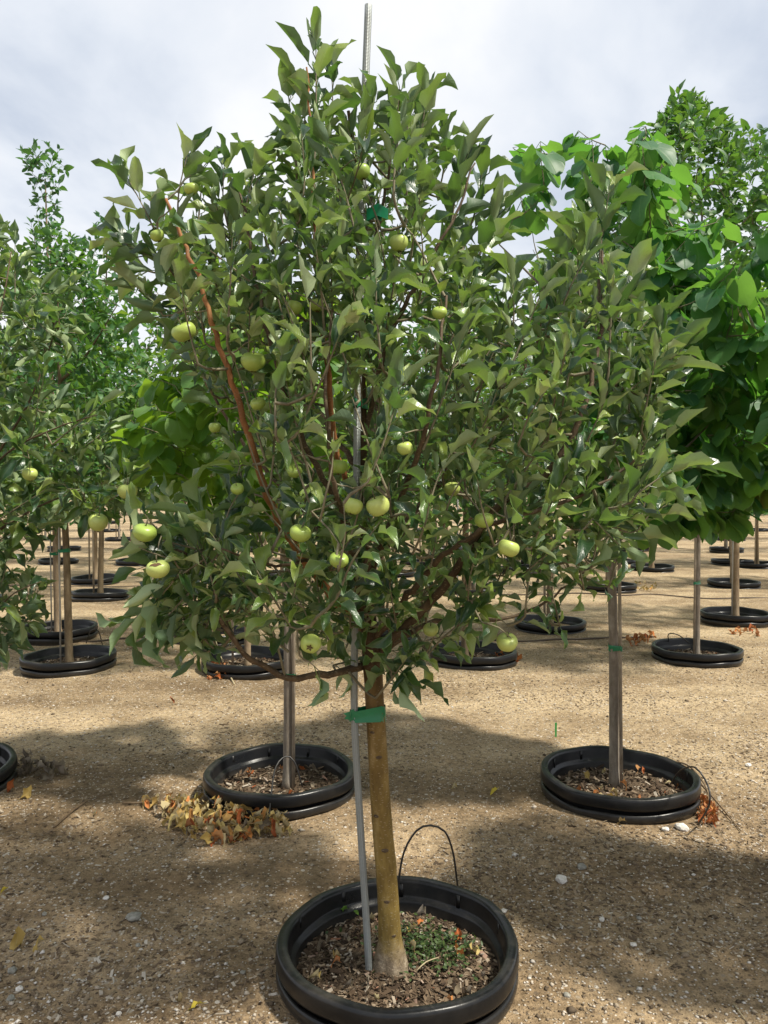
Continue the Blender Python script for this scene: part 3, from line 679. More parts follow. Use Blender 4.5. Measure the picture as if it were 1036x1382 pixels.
LIMBS = [   # pixel x, y and depth from the trunk; base radius, bark
    ([(490, 850, 0), (440, 795, -.10), (372, 697, -.22), (334, 580, -.28), (292, 452, -.30), (262, 360, -.28), (225, 270, -.24)], .0125, 'orange_bark'),
    ([(500, 895, 0), (455, 906, -.08), (390, 914, -.16), (330, 882, -.22), (297, 832, -.26), (285, 775, -.30), (235, 738, -.34)], .0105, 'limb_bark'),
    ([(490, 790, 0), (462, 690, -.12), (436, 645, -.18), (405, 585, -.22), (375, 500, -.24), (350, 400, -.22), (325, 260, -.15)], .0095, 'limb_bark'),
    ([(488, 690, 0), (462, 640, -.10), (448, 570, -.15), (441, 490, -.17), (430, 390, -.16), (420, 230, -.10), (415, 90, -.05)], .0085, 'orange_bark'),
    ([(503, 885, 0), (560, 835, -.08), (615, 770, -.16), (665, 690, -.22), (735, 640, -.26), (780, 570, -.28), (806, 470, -.24), (812, 340, -.18)], .0125, 'limb_bark'),
    ([(506, 890, 0), (575, 842, .06), (640, 838, .10), (715, 825, .14), (790, 770, .16)], .0085, 'limb_bark'),
    ([(488, 610, .03), (520, 470, -.05), (560, 385, -.10), (610, 300, -.10), (640, 220, -.06)], .0085, 'limb_bark'),
    ([(486, 470, .02), (500, 360, .05), (525, 230, .05), (540, 120, .02)], .007, 'limb_bark'),
    ([(491, 780, 0), (560, 690, .14), (650, 590, .28), (720, 470, .32), (750, 360, .26)], .0095, 'limb_bark'),
    ([(491, 800, 0), (420, 700, .16), (330, 600, .30), (270, 500, .34), (235, 400, .30)], .009, 'limb_bark'),
    ([(489, 740, 0), (500, 640, .25), (510, 500, .40), (510, 380, .40)], .009, 'limb_bark'),
    ([(491, 800, 0), (530, 700, -.25), (565, 610, -.42), (590, 500, -.48), (600, 400, -.40)], .010, 'limb_bark'),
    ([(500, 870, 0), (570, 780, -.18), (640, 720, -.28), (720, 690, -.30), (800, 660, -.28), (870, 610, -.25)], .010, 'limb_bark'),
    ([(488, 640, .02), (420, 540, .12), (360, 400, .16), (310, 260, .10)], .008, 'limb_bark'),
    ([(494, 840, 0), (430, 760, -.22), (370, 765, -.34), (300, 740, -.42)], .008, 'limb_bark'),
    ([(492, 830, 0), (470, 740, -.30), (450, 640, -.45), (440, 520, -.45), (450, 420, -.38)], .009, 'limb_bark'),
]
nodes = [trunk_pl[hz > 0.85]]
for lst, r0, bk in LIMBS:
    pl = A(lst); nodes.append(pl); mb = MB()
    pl2 = pl + rsA.normal(0, 0.0022, pl.shape); pl2[0] = pl[0]
    tube(mb, pl2 - base, r0 * np.linspace(1, 0.22, len(pl)) ** 0.9, 9, 0.5, True, 0.05)
    obj('branch', mb.mesh('branch', M[bk]), apple)
nodes = np.concatenate(nodes)

OUT = [(428, 30), (455, 60), (480, 110), (520, 95), (548, 90), (585, 110), (600, 150), (640, 175), (660, 205), (650, 250), (668, 300), (700, 335), (748, 310), (790, 260), (835, 230),
       (862, 320), (895, 380), (925, 440), (905, 500), (885, 545), (935, 600), (905, 640), (862, 700), (825, 752), (780, 780), (715, 815), (690, 870), (620, 880), (560, 925), (500, 905),
       (470, 850), (430, 905), (350, 890), (290, 850), (205, 870), (172, 840), (190, 770), (172, 715), (215, 665), (290, 640), (275, 560), (240, 500), (205, 440), (175, 380), (155, 295), (168, 220), (245, 180),
       (300, 190), (345, 185), (375, 120), (390, 50)]
OUTA = np.array(OUT, float)
def sparse(x, y):     # how full the crown is there
    w = np.ones(len(x))
    w[(y > 770) & (x > 300) & (x < 480)] = 0.38
    w[(y > 790) & (x > 545) & (x < 720)] = 0.45
    w[(y > 860)] *= 0.6
    w[(x < 300) & (y > 430) & (y < 640)] = 0.35
    w[(x > 300) & (x < 480) & (y > 440) & (y < 660)] *= 0.80
    w[(x > 560) & (y > 620)] *= 0.85
    return w
cand = np.stack([rsA.uniform(140, 950, 9000), rsA.uniform(20, 935, 9000)], 1)
cand = cand[inpoly(cand, OUT)]; cand = cand[rsA.random(len(cand)) < 1.0]
cand = cand[polydist(cand, OUT) > np.where(cand[:, 1] < 420, 46, 14)]; dist = polydist(cand, OUT); hth = 0.60 * np.sqrt(1 - (1 - np.clip(dist / 260, 0, 1)) ** 2)
off = np.sign(rsA.uniform(-1, 0.85, len(cand))) * hth * rsA.random(len(cand)) ** 0.6
tg = np.array([P(x, y, D0 + o) for (x, y), o in zip(cand, off)])
sel = [0]
for k in range(1, len(tg)):
    if len(sel) >= 345: break
    if np.min(np.linalg.norm(tg[sel] - tg[k], axis=1)) > 0.070: sel.append(k)
tg = tg[sel]; pt = proj(tg); tg = tg[rsA.random(len(tg)) < np.clip(sparse(pt[:, 0], pt[:, 1]), 0, 1)]
APPLES = [  # pixel, depth from trunk, diameter px
    (248, 448, -.30, 30), (342, 488, -.36, 31), (348, 545, -.30, 20), (397, 636, -.36, 20), (457, 630, -.40, 22), (476, 683, -.46, 26), (510, 683, -.46, 28), (405, 720, -.46, 27),
    (457, 756, -.50, 24), (195, 719, -.40, 29), (213, 768, -.42, 29), (419, 869, -.42, 26), (546, 605, -.50, 20), (593, 422, -.46, 19), (686, 740, -.46, 27), (653, 702, -.40, 24),
    (684, 867, -.20, 27), (538, 328, -.32, 23), (488, 232, -.25, 22), (581, 850, -.12, 20), (212, 318, -.22, 17), (290, 577, -.2, 15), (258, 255, -.24, 18), (320, 660, -.38, 17),
    (397, 415, -.34, 20), (428, 412, -.30, 20), (610, 660, -.1, 20)]
apos = [P(x, y, D0 + d) for x, y, d, s in APPLES]
stems = [p + [0, 0, s / FPX * (D0 + d) * 0.62 + 0.012] for p, (x, y, d, s) in zip(apos, APPLES)]
twA = grow(nodes, stems, rsA, up=-0.3, lenient=0.0); nodes = np.concatenate([nodes] + [t[1:] for t in twA]); LA = Leaves()
for t in twA: shoot_leaves(LA, t, rsA, 0.088, 0.022, 0.10, 60, 85, 0.3, 1)
order = np.argsort(np.min(np.linalg.norm(tg[:, None] - nodes[None, ::6], axis=2), axis=1))
low = lambda z: np.clip((1.25 - z) / 0.6, 0, 1)
axis_p = np.array([trunk_pl[30][0], D0, 0]); tw2 = []
for T in tg[order]:
    lo = float(low(T[2])); o_ = nrm((T - axis_p) * [1, 1, 0])
    dv = nrm(np.array([0, 0, 1.0 - 1.15 * lo]) + o_ * (.42 + .5 * lo) + rsA.normal(0, .24, 3)); ln = rsA.uniform(.12, .24)
    b_ = T - dv * ln; g_ = grow(nodes, [b_], rsA, up=.3)
    sh = smooth_path([b_, b_ + dv * ln * .5 + rsA.normal(0, .005, 3), T], .02)
    pl = np.concatenate([g_[0], sh[1:]]) if g_ else sh
    tw2.append(pl); nodes = np.concatenate([nodes, pl[1:]])
    shoot_leaves(LA, pl, rsA, 0.083 + 0.005 * lo, 0.0128 + 0.001 * lo, ln + .05, 26 + 22 * lo, 58 + 20 * lo, 0.04 + 0.45 * lo, 2, .20)
twA += tw2
SHOOTS = [   # long leading shoots on the outline: start, end, depth
    ((424, 190), (424, 32), -.05), ((440, 170), (446, 75), .05), ((535, 210), (543, 92), .0), ((555, 200), (578, 108), -.05), ((610, 270), (634, 182), -.05), ((628, 300), (655, 205), .05),
    ((640, 370), (664, 300), -.12), ((806, 380), (826, 232), -.18), ((820, 420), (862, 350), -.22), ((850, 500), (925, 446), -.2), ((880, 520), (905, 470), -.1), ((860, 640), (925, 602), -.35),
    ((215, 300), (172, 218), -.2), ((225, 330), (160, 298), -.15), ((240, 290), (250, 185), -.22), ((320, 300), (345, 190), -.15), ((310, 290), (300, 200), -.1), ((400, 200), (388, 110), .03),
    ((255, 800), (205, 855), -.32), ((245, 770), (178, 838), -.36), ((530, 890), (560, 925), -.15), ((520, 890), (530, 925), -.2), ((800, 700), (835, 735), -.35), ((650, 840), (690, 862), -.3),
    ((745, 430), (760, 320), .1), ((790, 420), (785, 290), -.1), ((690, 440), (695, 345), -.2), ((235, 730), (185, 712), -.38), ((220, 400), (180, 360), -.1), ((410, 890), (430, 905), -.40), ((480, 190), (505, 115), -.05), ((265, 300), (272, 200), .05), ((340, 260), (362, 196), .05), ((200, 340), (172, 290), -.05), ((640, 330), (676, 262), .05), ((590, 240), (606, 160), .08), ((770, 400), (800, 262), .02), ((845, 450), (890, 392), .05), ((870, 600), (900, 560), -.15), ((860, 690), (905, 655), -.2), ((560, 190), (560, 130), .05), ((410, 150), (402, 88), -.02), ((265, 715), (205, 700), -.36), ((275, 755), (215, 795), -.36), ((285, 800), (240, 850), -.30), ((300, 710), (265, 665), -.32), ((275, 740), (195, 765), -.3), ((290, 820), (270, 880), -.22), ((300, 690), (320, 640), -.36)]
for (a, b, d) in SHOOTS:
    if b[1] < a[1]: a, b = (a[0], a[1] + 26), (b[0] + (2 if b[0] < 500 else -4), b[1] + 26)
    pb = P(*b, D0 + d); pa = P(*a, D0 + d); T = grow(nodes, [pa], rsA)
    pl = np.concatenate([T[0], smooth_path([pa, (pa + pb) / 2 + rsA.normal(0, .006, 3), pb], 0.02)[1:]]) if T else smooth_path([pa, pb], 0.02)
    twA.append(pl); dn = b[1] > a[1]
    shoot_leaves(LA, pl, rsA, 0.110 if not dn else 0.097, 0.0170, 0.30, 26 if not dn else 45, 55, 0.02 if not dn else 0.5, 1, 0.14)
APX = np.array([(x, y) for x, y, d, s in APPLES], float)
BARE = [((368, 690), (291, 452)), ((449, 575), (441, 490)), ((452, 665), (412, 598)), ((425, 910), (335, 885))]
def keepA(c, l):
    pr = proj(c); k = np.ones(len(c), bool)
    for (x, y, d, s), p in zip(APPLES, apos):
        front = pr[:, 2] < proj(p)[0, 2] + 0.02
        near = np.hypot(pr[:, 0] - x, pr[:, 1] - y) < s * 0.5 + 20
        k &= ~(front & near)
    for a, b in BARE: k &= ~((segdist(pr[:, :2], a, b) < 17) & (pr[:, 2] < D0 - 0.02))
    for x, y, r_ in ((487, 545, 22), (512, 293, 24), (483, 600, 9), (483, 625, 9), (484, 575, 9)): k &= ~((np.hypot(pr[:, 0] - x, pr[:, 1] - y) < r_ + 6) & (pr[:, 2] < D0))
    k &= ~((pr[:, 1] > 925) & (pr[:, 0] < 530) & (pr[:, 0] > 440)); k &= ~(pr[:, 1] > 955)
    return k
NA = finish_tree(apple, base, twA, LA, APPLE_SH, 'apple_leaf', M['apple_leaf'], rsA, 300, keepA)
print('apple leaves', NA, 'twigs', len(twA))

def apple_mesh():
    mb = MB(); pr = []
    for t in np.linspace(0, math.pi, 17):
        r = 0.5 * math.sin(t) ** 0.86 * (1 + 0.10 * math.cos(t)); z = 0.46 * math.cos(t) - 0.10 * math.exp(-(t / 0.42) ** 2) + 0.07 * math.exp(-((math.pi - t) / 0.32) ** 2)
        pr.append((max(r, 0.001), z))
    lathe(mb, pr[::-1], 22, wob=lambda r, z, a: (r * (1 + 0.025 * np.cos(5 * a) * (z < 0) + 0.02 * np.cos(2 * a)), z)); m1 = mb.mesh('apple', M['apple'])
    mb = MB()
    for k in range(5):
        a = k * 1.2566
        V = [(0, 0, -0.39), (0.11 * math.cos(a - .5), 0.11 * math.sin(a - .5), -0.45), (0.20 * math.cos(a), 0.20 * math.sin(a), -0.485), (0.11 * math.cos(a + .5), 0.11 * math.sin(a + .5), -0.45)]
        mb.add(V, [(0, 1, 2, 3)])
    m2 = mb.mesh('calyx', M['scab'])
    mb = MB(); tube(mb, [(0, 0, 0.30), (0.01, 0, 0.5), (0.04, 0.0, 0.75)], [0.03, 0.026, 0.035], 6); m3 = mb.mesh('stem', M['twig_bark'])
    mb = MB()   # russet patch, a shell just proud of the skin
    V = []; 
    for t in np.linspace(0.15, 0.75, 6):
        for a in np.linspace(-0.6, 0.9, 8):
            tt = t + 0.05 * math.sin(a * 7); r = 0.5 * math.sin(tt) ** 0.86 * (1 + 0.10 * math.cos(tt)) * 1.012; z = (0.46 * math.cos(tt) - 0.10 * math.exp(-(tt / 0.42) ** 2)) * 1.012
            V.append((r * math.cos(a - 1.6), r * math.sin(a - 1.6), z))
    mb.add(V, [(i * 8 + j, i * 8 + j + 1, (i + 1) * 8 + j + 1, (i + 1) * 8 + j) for i in range(5) for j in range(7)]); m4 = mb.mesh('russet_patch', M['scab'])
    return m1, m2, m3, m4
AM = apple_mesh()
def put_apple(parent, origin, p, dia, rs, face=None, russet=False):
    o = obj('apple', AM[0], parent, (p - origin)); o.scale = (dia * rs.uniform(.95, 1.05), dia * rs.uniform(.95, 1.05), dia * rs.uniform(0.86, 1.04))
    o.rotation_euler = face if face else (rs.normal(0.25, 0.25), rs.normal(0, 0.25), rs.uniform(-0.5, 0.5))
    for n, m in (('calyx', AM[1]), ('stem', AM[2])): obj(n, m, o)
    if russet: obj('russet_patch', AM[3], o)
for (x, y, d, s), p in zip(APPLES, apos):
    put_apple(apple, base, p, s / FPX * (D0 + d) * 1.06, rsA, face=(-1.35, 0.1, 0.0) if (x, y) == (419, 869) else None, russet=(x, y) in ((213, 768),))

# metal stake with its tape ties
sb = G(499, 1310, SOILZ); DS = float(sb[1])
st = tag(empty('plant_stake', sb), 'long knurled grey metal stake beside the olive brown trunk, rising above the crown', 'stake')
spl = smooth_path([sb - [0, 0, 0.05], P(494, 1240, DS), P(484, 1080, DS), P(478, 960, DB - .02), P(479, 820, DB - .02), P(481, 690, DB - .03), P(482, 560, DB - .03), P(486, 400, DB - .03), P(490, 200, DB - .03), P(497, 7, DB - .03)], 0.03)
mb = MB(); tube(mb, spl - sb, 0.0095, 14); obj('pole', mb.mesh('pole', M['stake']), st)
def tape(parent, origin, pa, pb, ra, rb, h, rs, tail=True):
    """a band round stake a and trunk b, centred on the same height"""
    mb = MB(); z0 = (pa[2] + pb[2]) / 2; ax = nrm((pb - pa) * [1, 1, 0]); ay = np.array([-ax[1], ax[0], 0]); n = 28; V = []
    loop = [pb + (ax * math.cos(a) + ay * math.sin(a)) * rb for a in np.linspace(-1.45, 1.45, 14)] + [pa + (ax * math.cos(a) + ay * math.sin(a)) * ra for a in np.linspace(1.7, 4.58, 14)]
    nz = 5
    for k in range(nz):
        f = k / (nz - 1)
        for i_, q in enumerate(loop):
            V.append((q[0], q[1], z0 + (f - 0.5) * h * (1 if i_ < 14 else 0.72) + 0.0035 * math.sin(i_ * 0.8 + 1) + 0.0018 * math.sin(i_ * 2.3 + k * 1.7)))
    V = np.array(V); V[:, :2] += np.random.default_rng(3).normal(0, .0011, (len(V), 2)); q = [(k * 28 + i_, k * 28 + (i_ + 1) % 28, (k + 1) * 28 + (i_ + 1) % 28, (k + 1) * 28 + i_) for k in range(nz - 1) for i_ in range(28)]
    mb.add(V - origin, q)
    if tail:
        p = pa - ax * ra; T = [p + [0, -0.004, h * .3], p + [0, -0.004, -h * .3], p - ax * 0.016 + [0, -0.008, -h * .12], p - ax * 0.010 + [0, -0.008, h * .04], p - ax * 0.018 + [0, -0.008, h * .22]]
        mb.add(np.array(T) - origin, [(0, 1, 2, 3)], [(0, 3, 4)])
    return obj('tape_tie', mb.mesh('tape_tie', M['tape']), parent)
z1 = P(495, 962, DB)[2]; tape(st, sb, at_z(spl, z1), at_z(trunk_pl, z1), 0.0115, 0.0275, 0.040, rsA)
z2 = P(485, 545, DB)[2]; tape(st, sb, at_z(spl, z2), at_z(trunk_pl, z2), 0.012, 0.016, 0.030, rsA)
mb = MB()
for k in range(2):
    q = at_z(spl, P(489, 290 + 6 * k, DB)[2]) + [0.012, -0.012, 0]
    V = np.array([(0, 0, 0), (0.03, -0.01, 0.012), (0.055, -0.015, -0.004), (0.055, -0.012, -0.03), (0.028, -0.018, -0.022), (0.0, -0.004, -0.03)]) * (1 if k == 0 else 0.7)
    mb.add(V + q - sb, [(0, 5, 4, 1), (1, 4, 3, 2)])
obj('tape_tie', mb.mesh('tape_tie', M['tape']), st)

# ================================================================== left apple tree in the second row
rsB = np.random.default_rng(202)
cB = on_rim(-88, 1032); pot(cB, 'black pot rim with grey dry leaves lying against it', None, 1); DBb = float(cB[1])
baseB = cB + [0.0, 0, SOILZ]
appleB = tag(empty('apple_tree', baseB), 'leafy apple tree with few green fruit, its pot beside curled grey dry leaves', 'tree')
lean = np.array([0.03, 0, 0])
tB = smooth_path([baseB - [0, 0, .03], baseB + [0.01, 0, .4], baseB + [0.02, 0, .8], baseB + [0.03, 0.02, 1.4], baseB + [0.05, 0.02, 2.2]], 0.03)
mb = MB(); tube(mb, tB - baseB, np.interp(tB[:, 2], [0, .1, .8, 2.2], [.036, .027, .022, .004]), 14, 0.5, True, 0.02); obj('trunk', mb.mesh('trunk', M['apple_bark']), appleB)
nodes = [tB[tB[:, 2] > 0.7]]
for lst, r0 in [([(-85, 820, 0), (-30, 740, -.1), (40, 690, -.2), (110, 660, -.25)], .010), ([(-80, 760, 0), (-20, 640, .1), (40, 540, .1), (80, 430, .1)], .010), ([(-80, 700, 0), (-40, 550, -.15), (0, 420, -.2), (15, 340, -.15)], .009),
                ([(-85, 830, 0), (-20, 830, -.2), (20, 800, -.3), (55, 785, -.32)], .007), ([(-90, 780, 0), (-170, 640, .1), (-220, 480, .1)], .010), ([(-85, 700, 0), (-90, 560, .3), (-80, 420, .35)], .009), ([(-85, 740, 0), (-100, 600, -.3), (-110, 450, -.35)], .009),
                ([(-80, 720, 0), (0, 620, -.3), (70, 580, -.4), (130, 560, -.42)], .008)]:
    pl = smooth_path([P(x, y, DBb + d) for x, y, d in lst], 0.03); nodes.append(pl); mb = MB(); tube(mb, pl - baseB, r0 * np.linspace(1, .25, len(pl)), 8, .5, True, .04); obj('branch', mb.mesh('branch', M['limb_bark']), appleB)
nodes = np.concatenate(nodes)
OUTB = [(-60, 290), (10, 300), (40, 370), (85, 380), (98, 430), (95, 500), (70, 540), (135, 530), (152, 580), (135, 615), (188, 650), (192, 690), (120, 705), (60, 715), (30, 760), (75, 790), (45, 830), (18, 890), (-60, 900), (-220, 850), (-300, 600), (-250, 400), (-150, 310)]
cand = np.stack([rsB.uniform(-300, 200, 9000), rsB.uniform(290, 900, 9000)], 1); cand = cand[inpoly(cand, OUTB)]
dist = polydist(cand, OUTB); hth = 0.62 * np.sqrt(1 - (1 - np.clip(dist / 180, 0, 1)) ** 2); off = np.sign(rsB.uniform(-1, .8, len(cand))) * hth * rsB.random(len(cand)) ** .6
tg = np.array([P(x, y, DBb + o) for (x, y), o in zip(cand, off)]); sel = [0]
for k in range(1, len(tg)):
    if len(sel) >= 400: break
    if np.min(np.linalg.norm(tg[sel] - tg[k], axis=1)) > 0.062: sel.append(k)
tg = tg[sel]; tg = tg[np.argsort(np.min(np.linalg.norm(tg[:, None] - nodes[None, ::4], axis=2), axis=1))]
AB = [(132, 705, -.38, 26), (172, 663, -.42, 27), (40, 640, -.4, 20)]; LB = Leaves(); aB = [P(x, y, DBb + d) for x, y, d, s in AB]
twB = grow(nodes, [p + [0, 0, .06] for p in aB] + list(tg), rsB, up=.5)
for t in twB:
    lo = float(low(t[-1][2])); shoot_leaves(LB, t, rsB, .106, .0165, .20, 32 + 22 * lo, 72 + 10 * lo, .18 + .4 * lo, 3)
for a, b, d in [((20, 420), (20, 330), -.1), ((60, 470), (95, 388), .05), ((-10, 400), (0, 318), .0), ((70, 600), (138, 545), -.4), ((0, 700), (62, 660), -.4)]:
    pa, pb = P(*a, DBb + d), P(*b, DBb + d); T = grow(nodes, [pa], rsB); pl = np.concatenate([T[0], smooth_path([pa, pb], .02)[1:]]) if T else smooth_path([pa, pb], .02); twB.append(pl); shoot_leaves(LB, pl, rsB, .115, .02, .24, 26, 60, .1, 3)
def keepB(c, l):
    pr = proj(c); k = np.ones(len(c), bool)
    for (x, y, d, s), p in zip(AB, aB): k &= ~((pr[:, 2] < proj(p)[0, 2] + .02) & (np.hypot(pr[:, 0] - x, pr[:, 1] - y) < s * .5 + 8))
    return k
finish_tree(appleB, baseB, twB, LB, APPLE_SH, 'apple_leaf', M['apple_leaf'], rsB, 300, keepB)
for (x, y, d, s), p in zip(AB, aB): put_apple(appleB, baseB, p, s / FPX * (DBb + d), rsB)

# ================================================================== crowns from a profile
def profile_tree(name, base, label, group, H, zlow, prof, ntw, shapes, kind, mat, seed, size, gap=0.03, bear=0.25, hang=False, bark='grey_bark', tr=0.022, lean=(0, 0), single=0, upness=0.5, minsep=0.08, stagger=None, cx=(0, 0), cat='tree', keep=None, cl=None, thin=1.0):
    cl = lean if cl is None else cl
    rs = np.random.default_rng(seed); base = np.asarray(base, float)
    root = tag(empty(name, base), label, cat, group)
    top = base + [lean[0], lean[1], H * (0.93 if cl is lean or abs(cl[0] - lean[0]) < .2 else .78)]
    tp = smooth_path([base - [0, 0, .03], base + [lean[0] * .2, lean[1] * .2, H * .25], base + [lean[0] * .5 + rs.normal(0, .015), lean[1] * .5, H * .5], top], 0.05)
    mb = MB(); tube(mb, tp - base, np.interp(tp[:, 2], [0, .06, zlow, H], [tr * 1.45, tr * 1.05, tr * .85, .003]), 12, .5, True, .02); obj('trunk', mb.mesh('trunk', M[bark]), root)
    nodes = [tp[tp[:, 2] > zlow * 0.92]]; mbs = []
    nb = max(5, int((H - zlow) / 0.24))
    for k in range(nb):
        f = (k + .5) / nb; z = zlow * .95 + (H * .82 - zlow) * f; a = k * 2.4 + rs.uniform(-.4, .4); rr = prof((z - zlow) / (H - zlow) * .8 + .2) * .8
        s = at_z(tp, z); dv = np.array([math.cos(a), math.sin(a), 0])
        pl = smooth_path([s, s + dv * rr * .45 + [0, 0, rr * .35], s + dv * rr + [0, 0, rr * (.55 + upness)]], .04); pl = pl[pl[:, 2] < base[2] + H * .84]
        if len(pl) < 3: continue
        nodes.append(pl); mb = MB(); tube(mb, pl - base, np.linspace(tr * .45, .003, len(pl)), 7, .5, True, .04); obj('branch', mb.mesh('branch', M[bark]), root)
    nodes = np.concatenate(nodes); tg = []
    tries = 0
    while len(tg) < ntw and tries < ntw * 14:
        tries += 1; f = rs.random() ** .9; r = prof(f) * math.sqrt(rs.uniform(.08, 1.0)); a = rs.uniform(0, 6.28)
        q = 1 + .22 * math.sin(3 * a + seed + f * 5) + .15 * math.sin(7 * f + 2 * a)
        p = base + [cl[0] * f + cx[0] + r * q * math.cos(a), cl[1] * f + cx[1] + r * q * math.sin(a), zlow + f * (H - zlow)]
        if f > .7 and rs.random() > thin: continue
        if tg and np.min(np.linalg.norm(np.array(tg) - p, axis=1)) < minsep * (1 if f < .7 or thin == 1 else 1.7): continue
        tg.append(p)
    tg = np.array(tg); tg = tg[np.argsort(np.min(np.linalg.norm(tg[:, None] - nodes[None, ::4], axis=2), axis=1))]
    tw = grow(nodes, tg, rs, up=upness); L = Leaves()
    for t in tw:
        if hang: hang_leaves(L, t, rs, size, gap, bear)
        else: shoot_leaves(L, t, rs, size, gap, bear, 35, 75, .25, 2, .35)
    n = finish_tree(root, base, tw, L, shapes, kind, mat, rs, single, keep, 'twig_bark')
    print(name, label[:30], n); return root, tp
def bump_prof(R0, lo=.55, peak=.4, top=.12):
    def f(t):
        t = min(max(t, 0), 1)
        return R0 * (lo + (1 - lo) * math.sin(t / peak * math.pi / 2) if t < peak else top + (1 - top) * math.cos((t - peak) / (1 - peak) * math.pi / 2) ** .8)
    return f
def thin_stake(basept, off, H, label, group, r=.006, mat='thin_stake', lean=(0, 0), tie=None, trunk_pl=None, tr=.02):
    b = basept + np.array([off[0], off[1], 0]); e = tag(empty('plant_stake', b), label, 'stake', group)
    top = b + [lean[0], lean[1], H]; mb = MB(); pl = np.array([b - [0, 0, .04], (b + top) / 2, top]); tube(mb, pl - b, r, 8); obj('pole', mb.mesh('pole', M[mat]), e)
    if tie is not None and trunk_pl is not None: tape(e, b, at_z(pl, tie), at_z(trunk_pl, tie), r + .002, tr * .95 + .003, .028, rng, False)
    return e

# redbuds of the second row
cR = on_rim(835, 1040); pot(cR, 'black pot rim with an orange dried twig hanging over its edge', None, 1)
bR = np.array([*G(829, 1060, SOILZ)])
H = 2.95
rootR, tR = profile_tree('redbud_tree', bR, 'heart-leaved redbud tree with grey trunk in the pot that has the orange dried twig', None, P(0, 178, bR[1])[2] - SOILZ, 1.16,
    lambda f: np.interp(f, [0, .12, .3, .55, .72, .85, 1.0], [.25, .48, .60, .58, .48, .40, .34]), 430, REDBUD_SH, 'redbud_leaf', M['redbud_leaf'], 303, .110, .031, .36, True, 'grey_bark', .021, (-.06, 0.0), 300, .35, .08, cl=(-.36, 0), thin=.6, cx=(.27, .05),
    keep=lambda c, l: ~((proj(c)[:, 0] < 690) | ((proj(c)[:, 0] < 735) & (proj(c)[:, 1] > 300))))
thin_stake(bR, (.022, -.03), 1.55, 'slim grey stake taped to the grey trunk above the orange dried twig', None, .0075, 'bamboo', (-.03, 0), P(0, 873, bR[1])[2], tR, .02)
cL = on_rim(378, 1036); pot(cL, 'black pot rim behind the heap of dried yellow leaves', None, 1)
bL = np.array([*G(388, 1062, SOILZ)])
rootL, tL = profile_tree('redbud_tree', bL, 'redbud tree with pale grey trunk standing in the pot behind the heap of dried leaves', None, 2.2, 1.12,
    lambda f: np.interp(f, [0, .2, .5, .8, 1.0], [.25, .48, .54, .42, .14]), 190, REDBUD_SH, 'sunlit_redbud_leaf', M['sunlit_redbud_leaf'], 304, .105, .040, .34, True, 'grey_bark', .020, (0.02, 0), 300, .35, .09, cx=(-.12, .05))
thin_stake(bL, (.026, -.02), 1.5, 'slim pale stake taped to the trunk behind the heap of dried leaves', None, .0075, 'bamboo', (.01, 0), P(0, 911, bL[1])[2], tL, .02)

# ================================================================== third row and beyond
def spot(px, py): return on_rim(px, py)
def soil(c): return np.array([c[0], c[1], 0.012])
GP, GS = 'pots in the rows behind', 'stakes in the rows behind'
# 3L, two trees at the left
c = spot(93, 882); pot(c, 'black pot rim holding a dark straight trunk taped to a thin white stake', None, 1, (0, R(-1))); b3 = soil(c)
_, tp = profile_tree('lime_tree', b3, 'fresh green tree with brown trunk and thin white stake, below the tufted spire', None, 3.15, 1.05, lambda f: float(np.interp(f, [0, .2, .5, .75, .9, 1], [.4, .74, .70, .42, .20, .06])), 620, SMALL_SH, 'pear_leaf', M['pear_leaf'], 401, .080, .0145, .24, False, 'brown_bark', .027, (-.05, 0), 300)
thin_stake(b3, (-.05, -.03), 1.7, 'thin white stake taped to the dark straight trunk', None, .0065, 'thin_stake', (.0, 0), P(0, 743, c[1])[2], tp, .025)
c = spot(78, 844); pot(c, 'shallow black pot rim holding a tan trunk, behind the dark straight trunk', None, 1); b4 = soil(c)
_, tp = profile_tree('maple_tree', b4, 'slender tall tree with a bare-necked tufted top and tan trunk', None, 4.22, 1.1, lambda f: float(np.interp(f, [0, .15, .4, .58, .66, .70, .78, .86, .95, 1], [.35, .62, .55, .32, .16, .08, .13, .08, .16, .12])), 480, SMALL_SH, 'dark_leaf', M['dark_leaf'], 402, .085, .022, .24, False, 'tan_bark', .03, (-.06, 0), 300, .9)
thin_stake(b4, (-.04, -.04), 1.6, 'thin grey stake beside the tan trunk', None, .006, 'thin_stake', (0, 0), P(0, 747, c[1])[2], tp, .029)
# 3C1, 3C2 behind the apple crown
c = spot(334, 884); pot(c, 'black pot rim with rust dry needles and a pale straw leaning on it', None, 1, (0, R(1.5))); b = soil(c)
_, tp = profile_tree('lime_tree', b, 'bright green small-leaved tree in the pot with the leaning straw', None, 2.75, 1.0, bump_prof(.62, .6, .4, .15), 300, SMALL_SH, 'lime_leaf', M['lime_leaf'], 403, .08, .023, .24, False, 'tan_bark', .022, (0, 0), 300)
thin_stake(b, (-.10, -.04), 1.6, 'pale stake in the pot with the leaning straw', None, .009, 'bamboo', (0, 0), P(0, 650, c[1])[2], tp, .02)
c = spot(638, 876); pot(c, 'black pot rim with orange leaves on its soil, behind the laden apple crown', None, 1); b = soil(c) + [-.06, 0, 0]
_, tp = profile_tree('pear_tree', b, 'leafy green pear tree in the pot with orange leaves on its soil', None, 2.95, 1.0, bump_prof(.62, .6, .4, .15), 300, SMALL_SH, 'pear_leaf', M['pear_leaf'], 404, .08, .023, .24, False, 'brown_bark', .026, (0, 0), 300)
thin_stake(b, (-.06, -.04), 1.5, 'thin pale stake in the pot with orange leaves on its soil', None, .006)
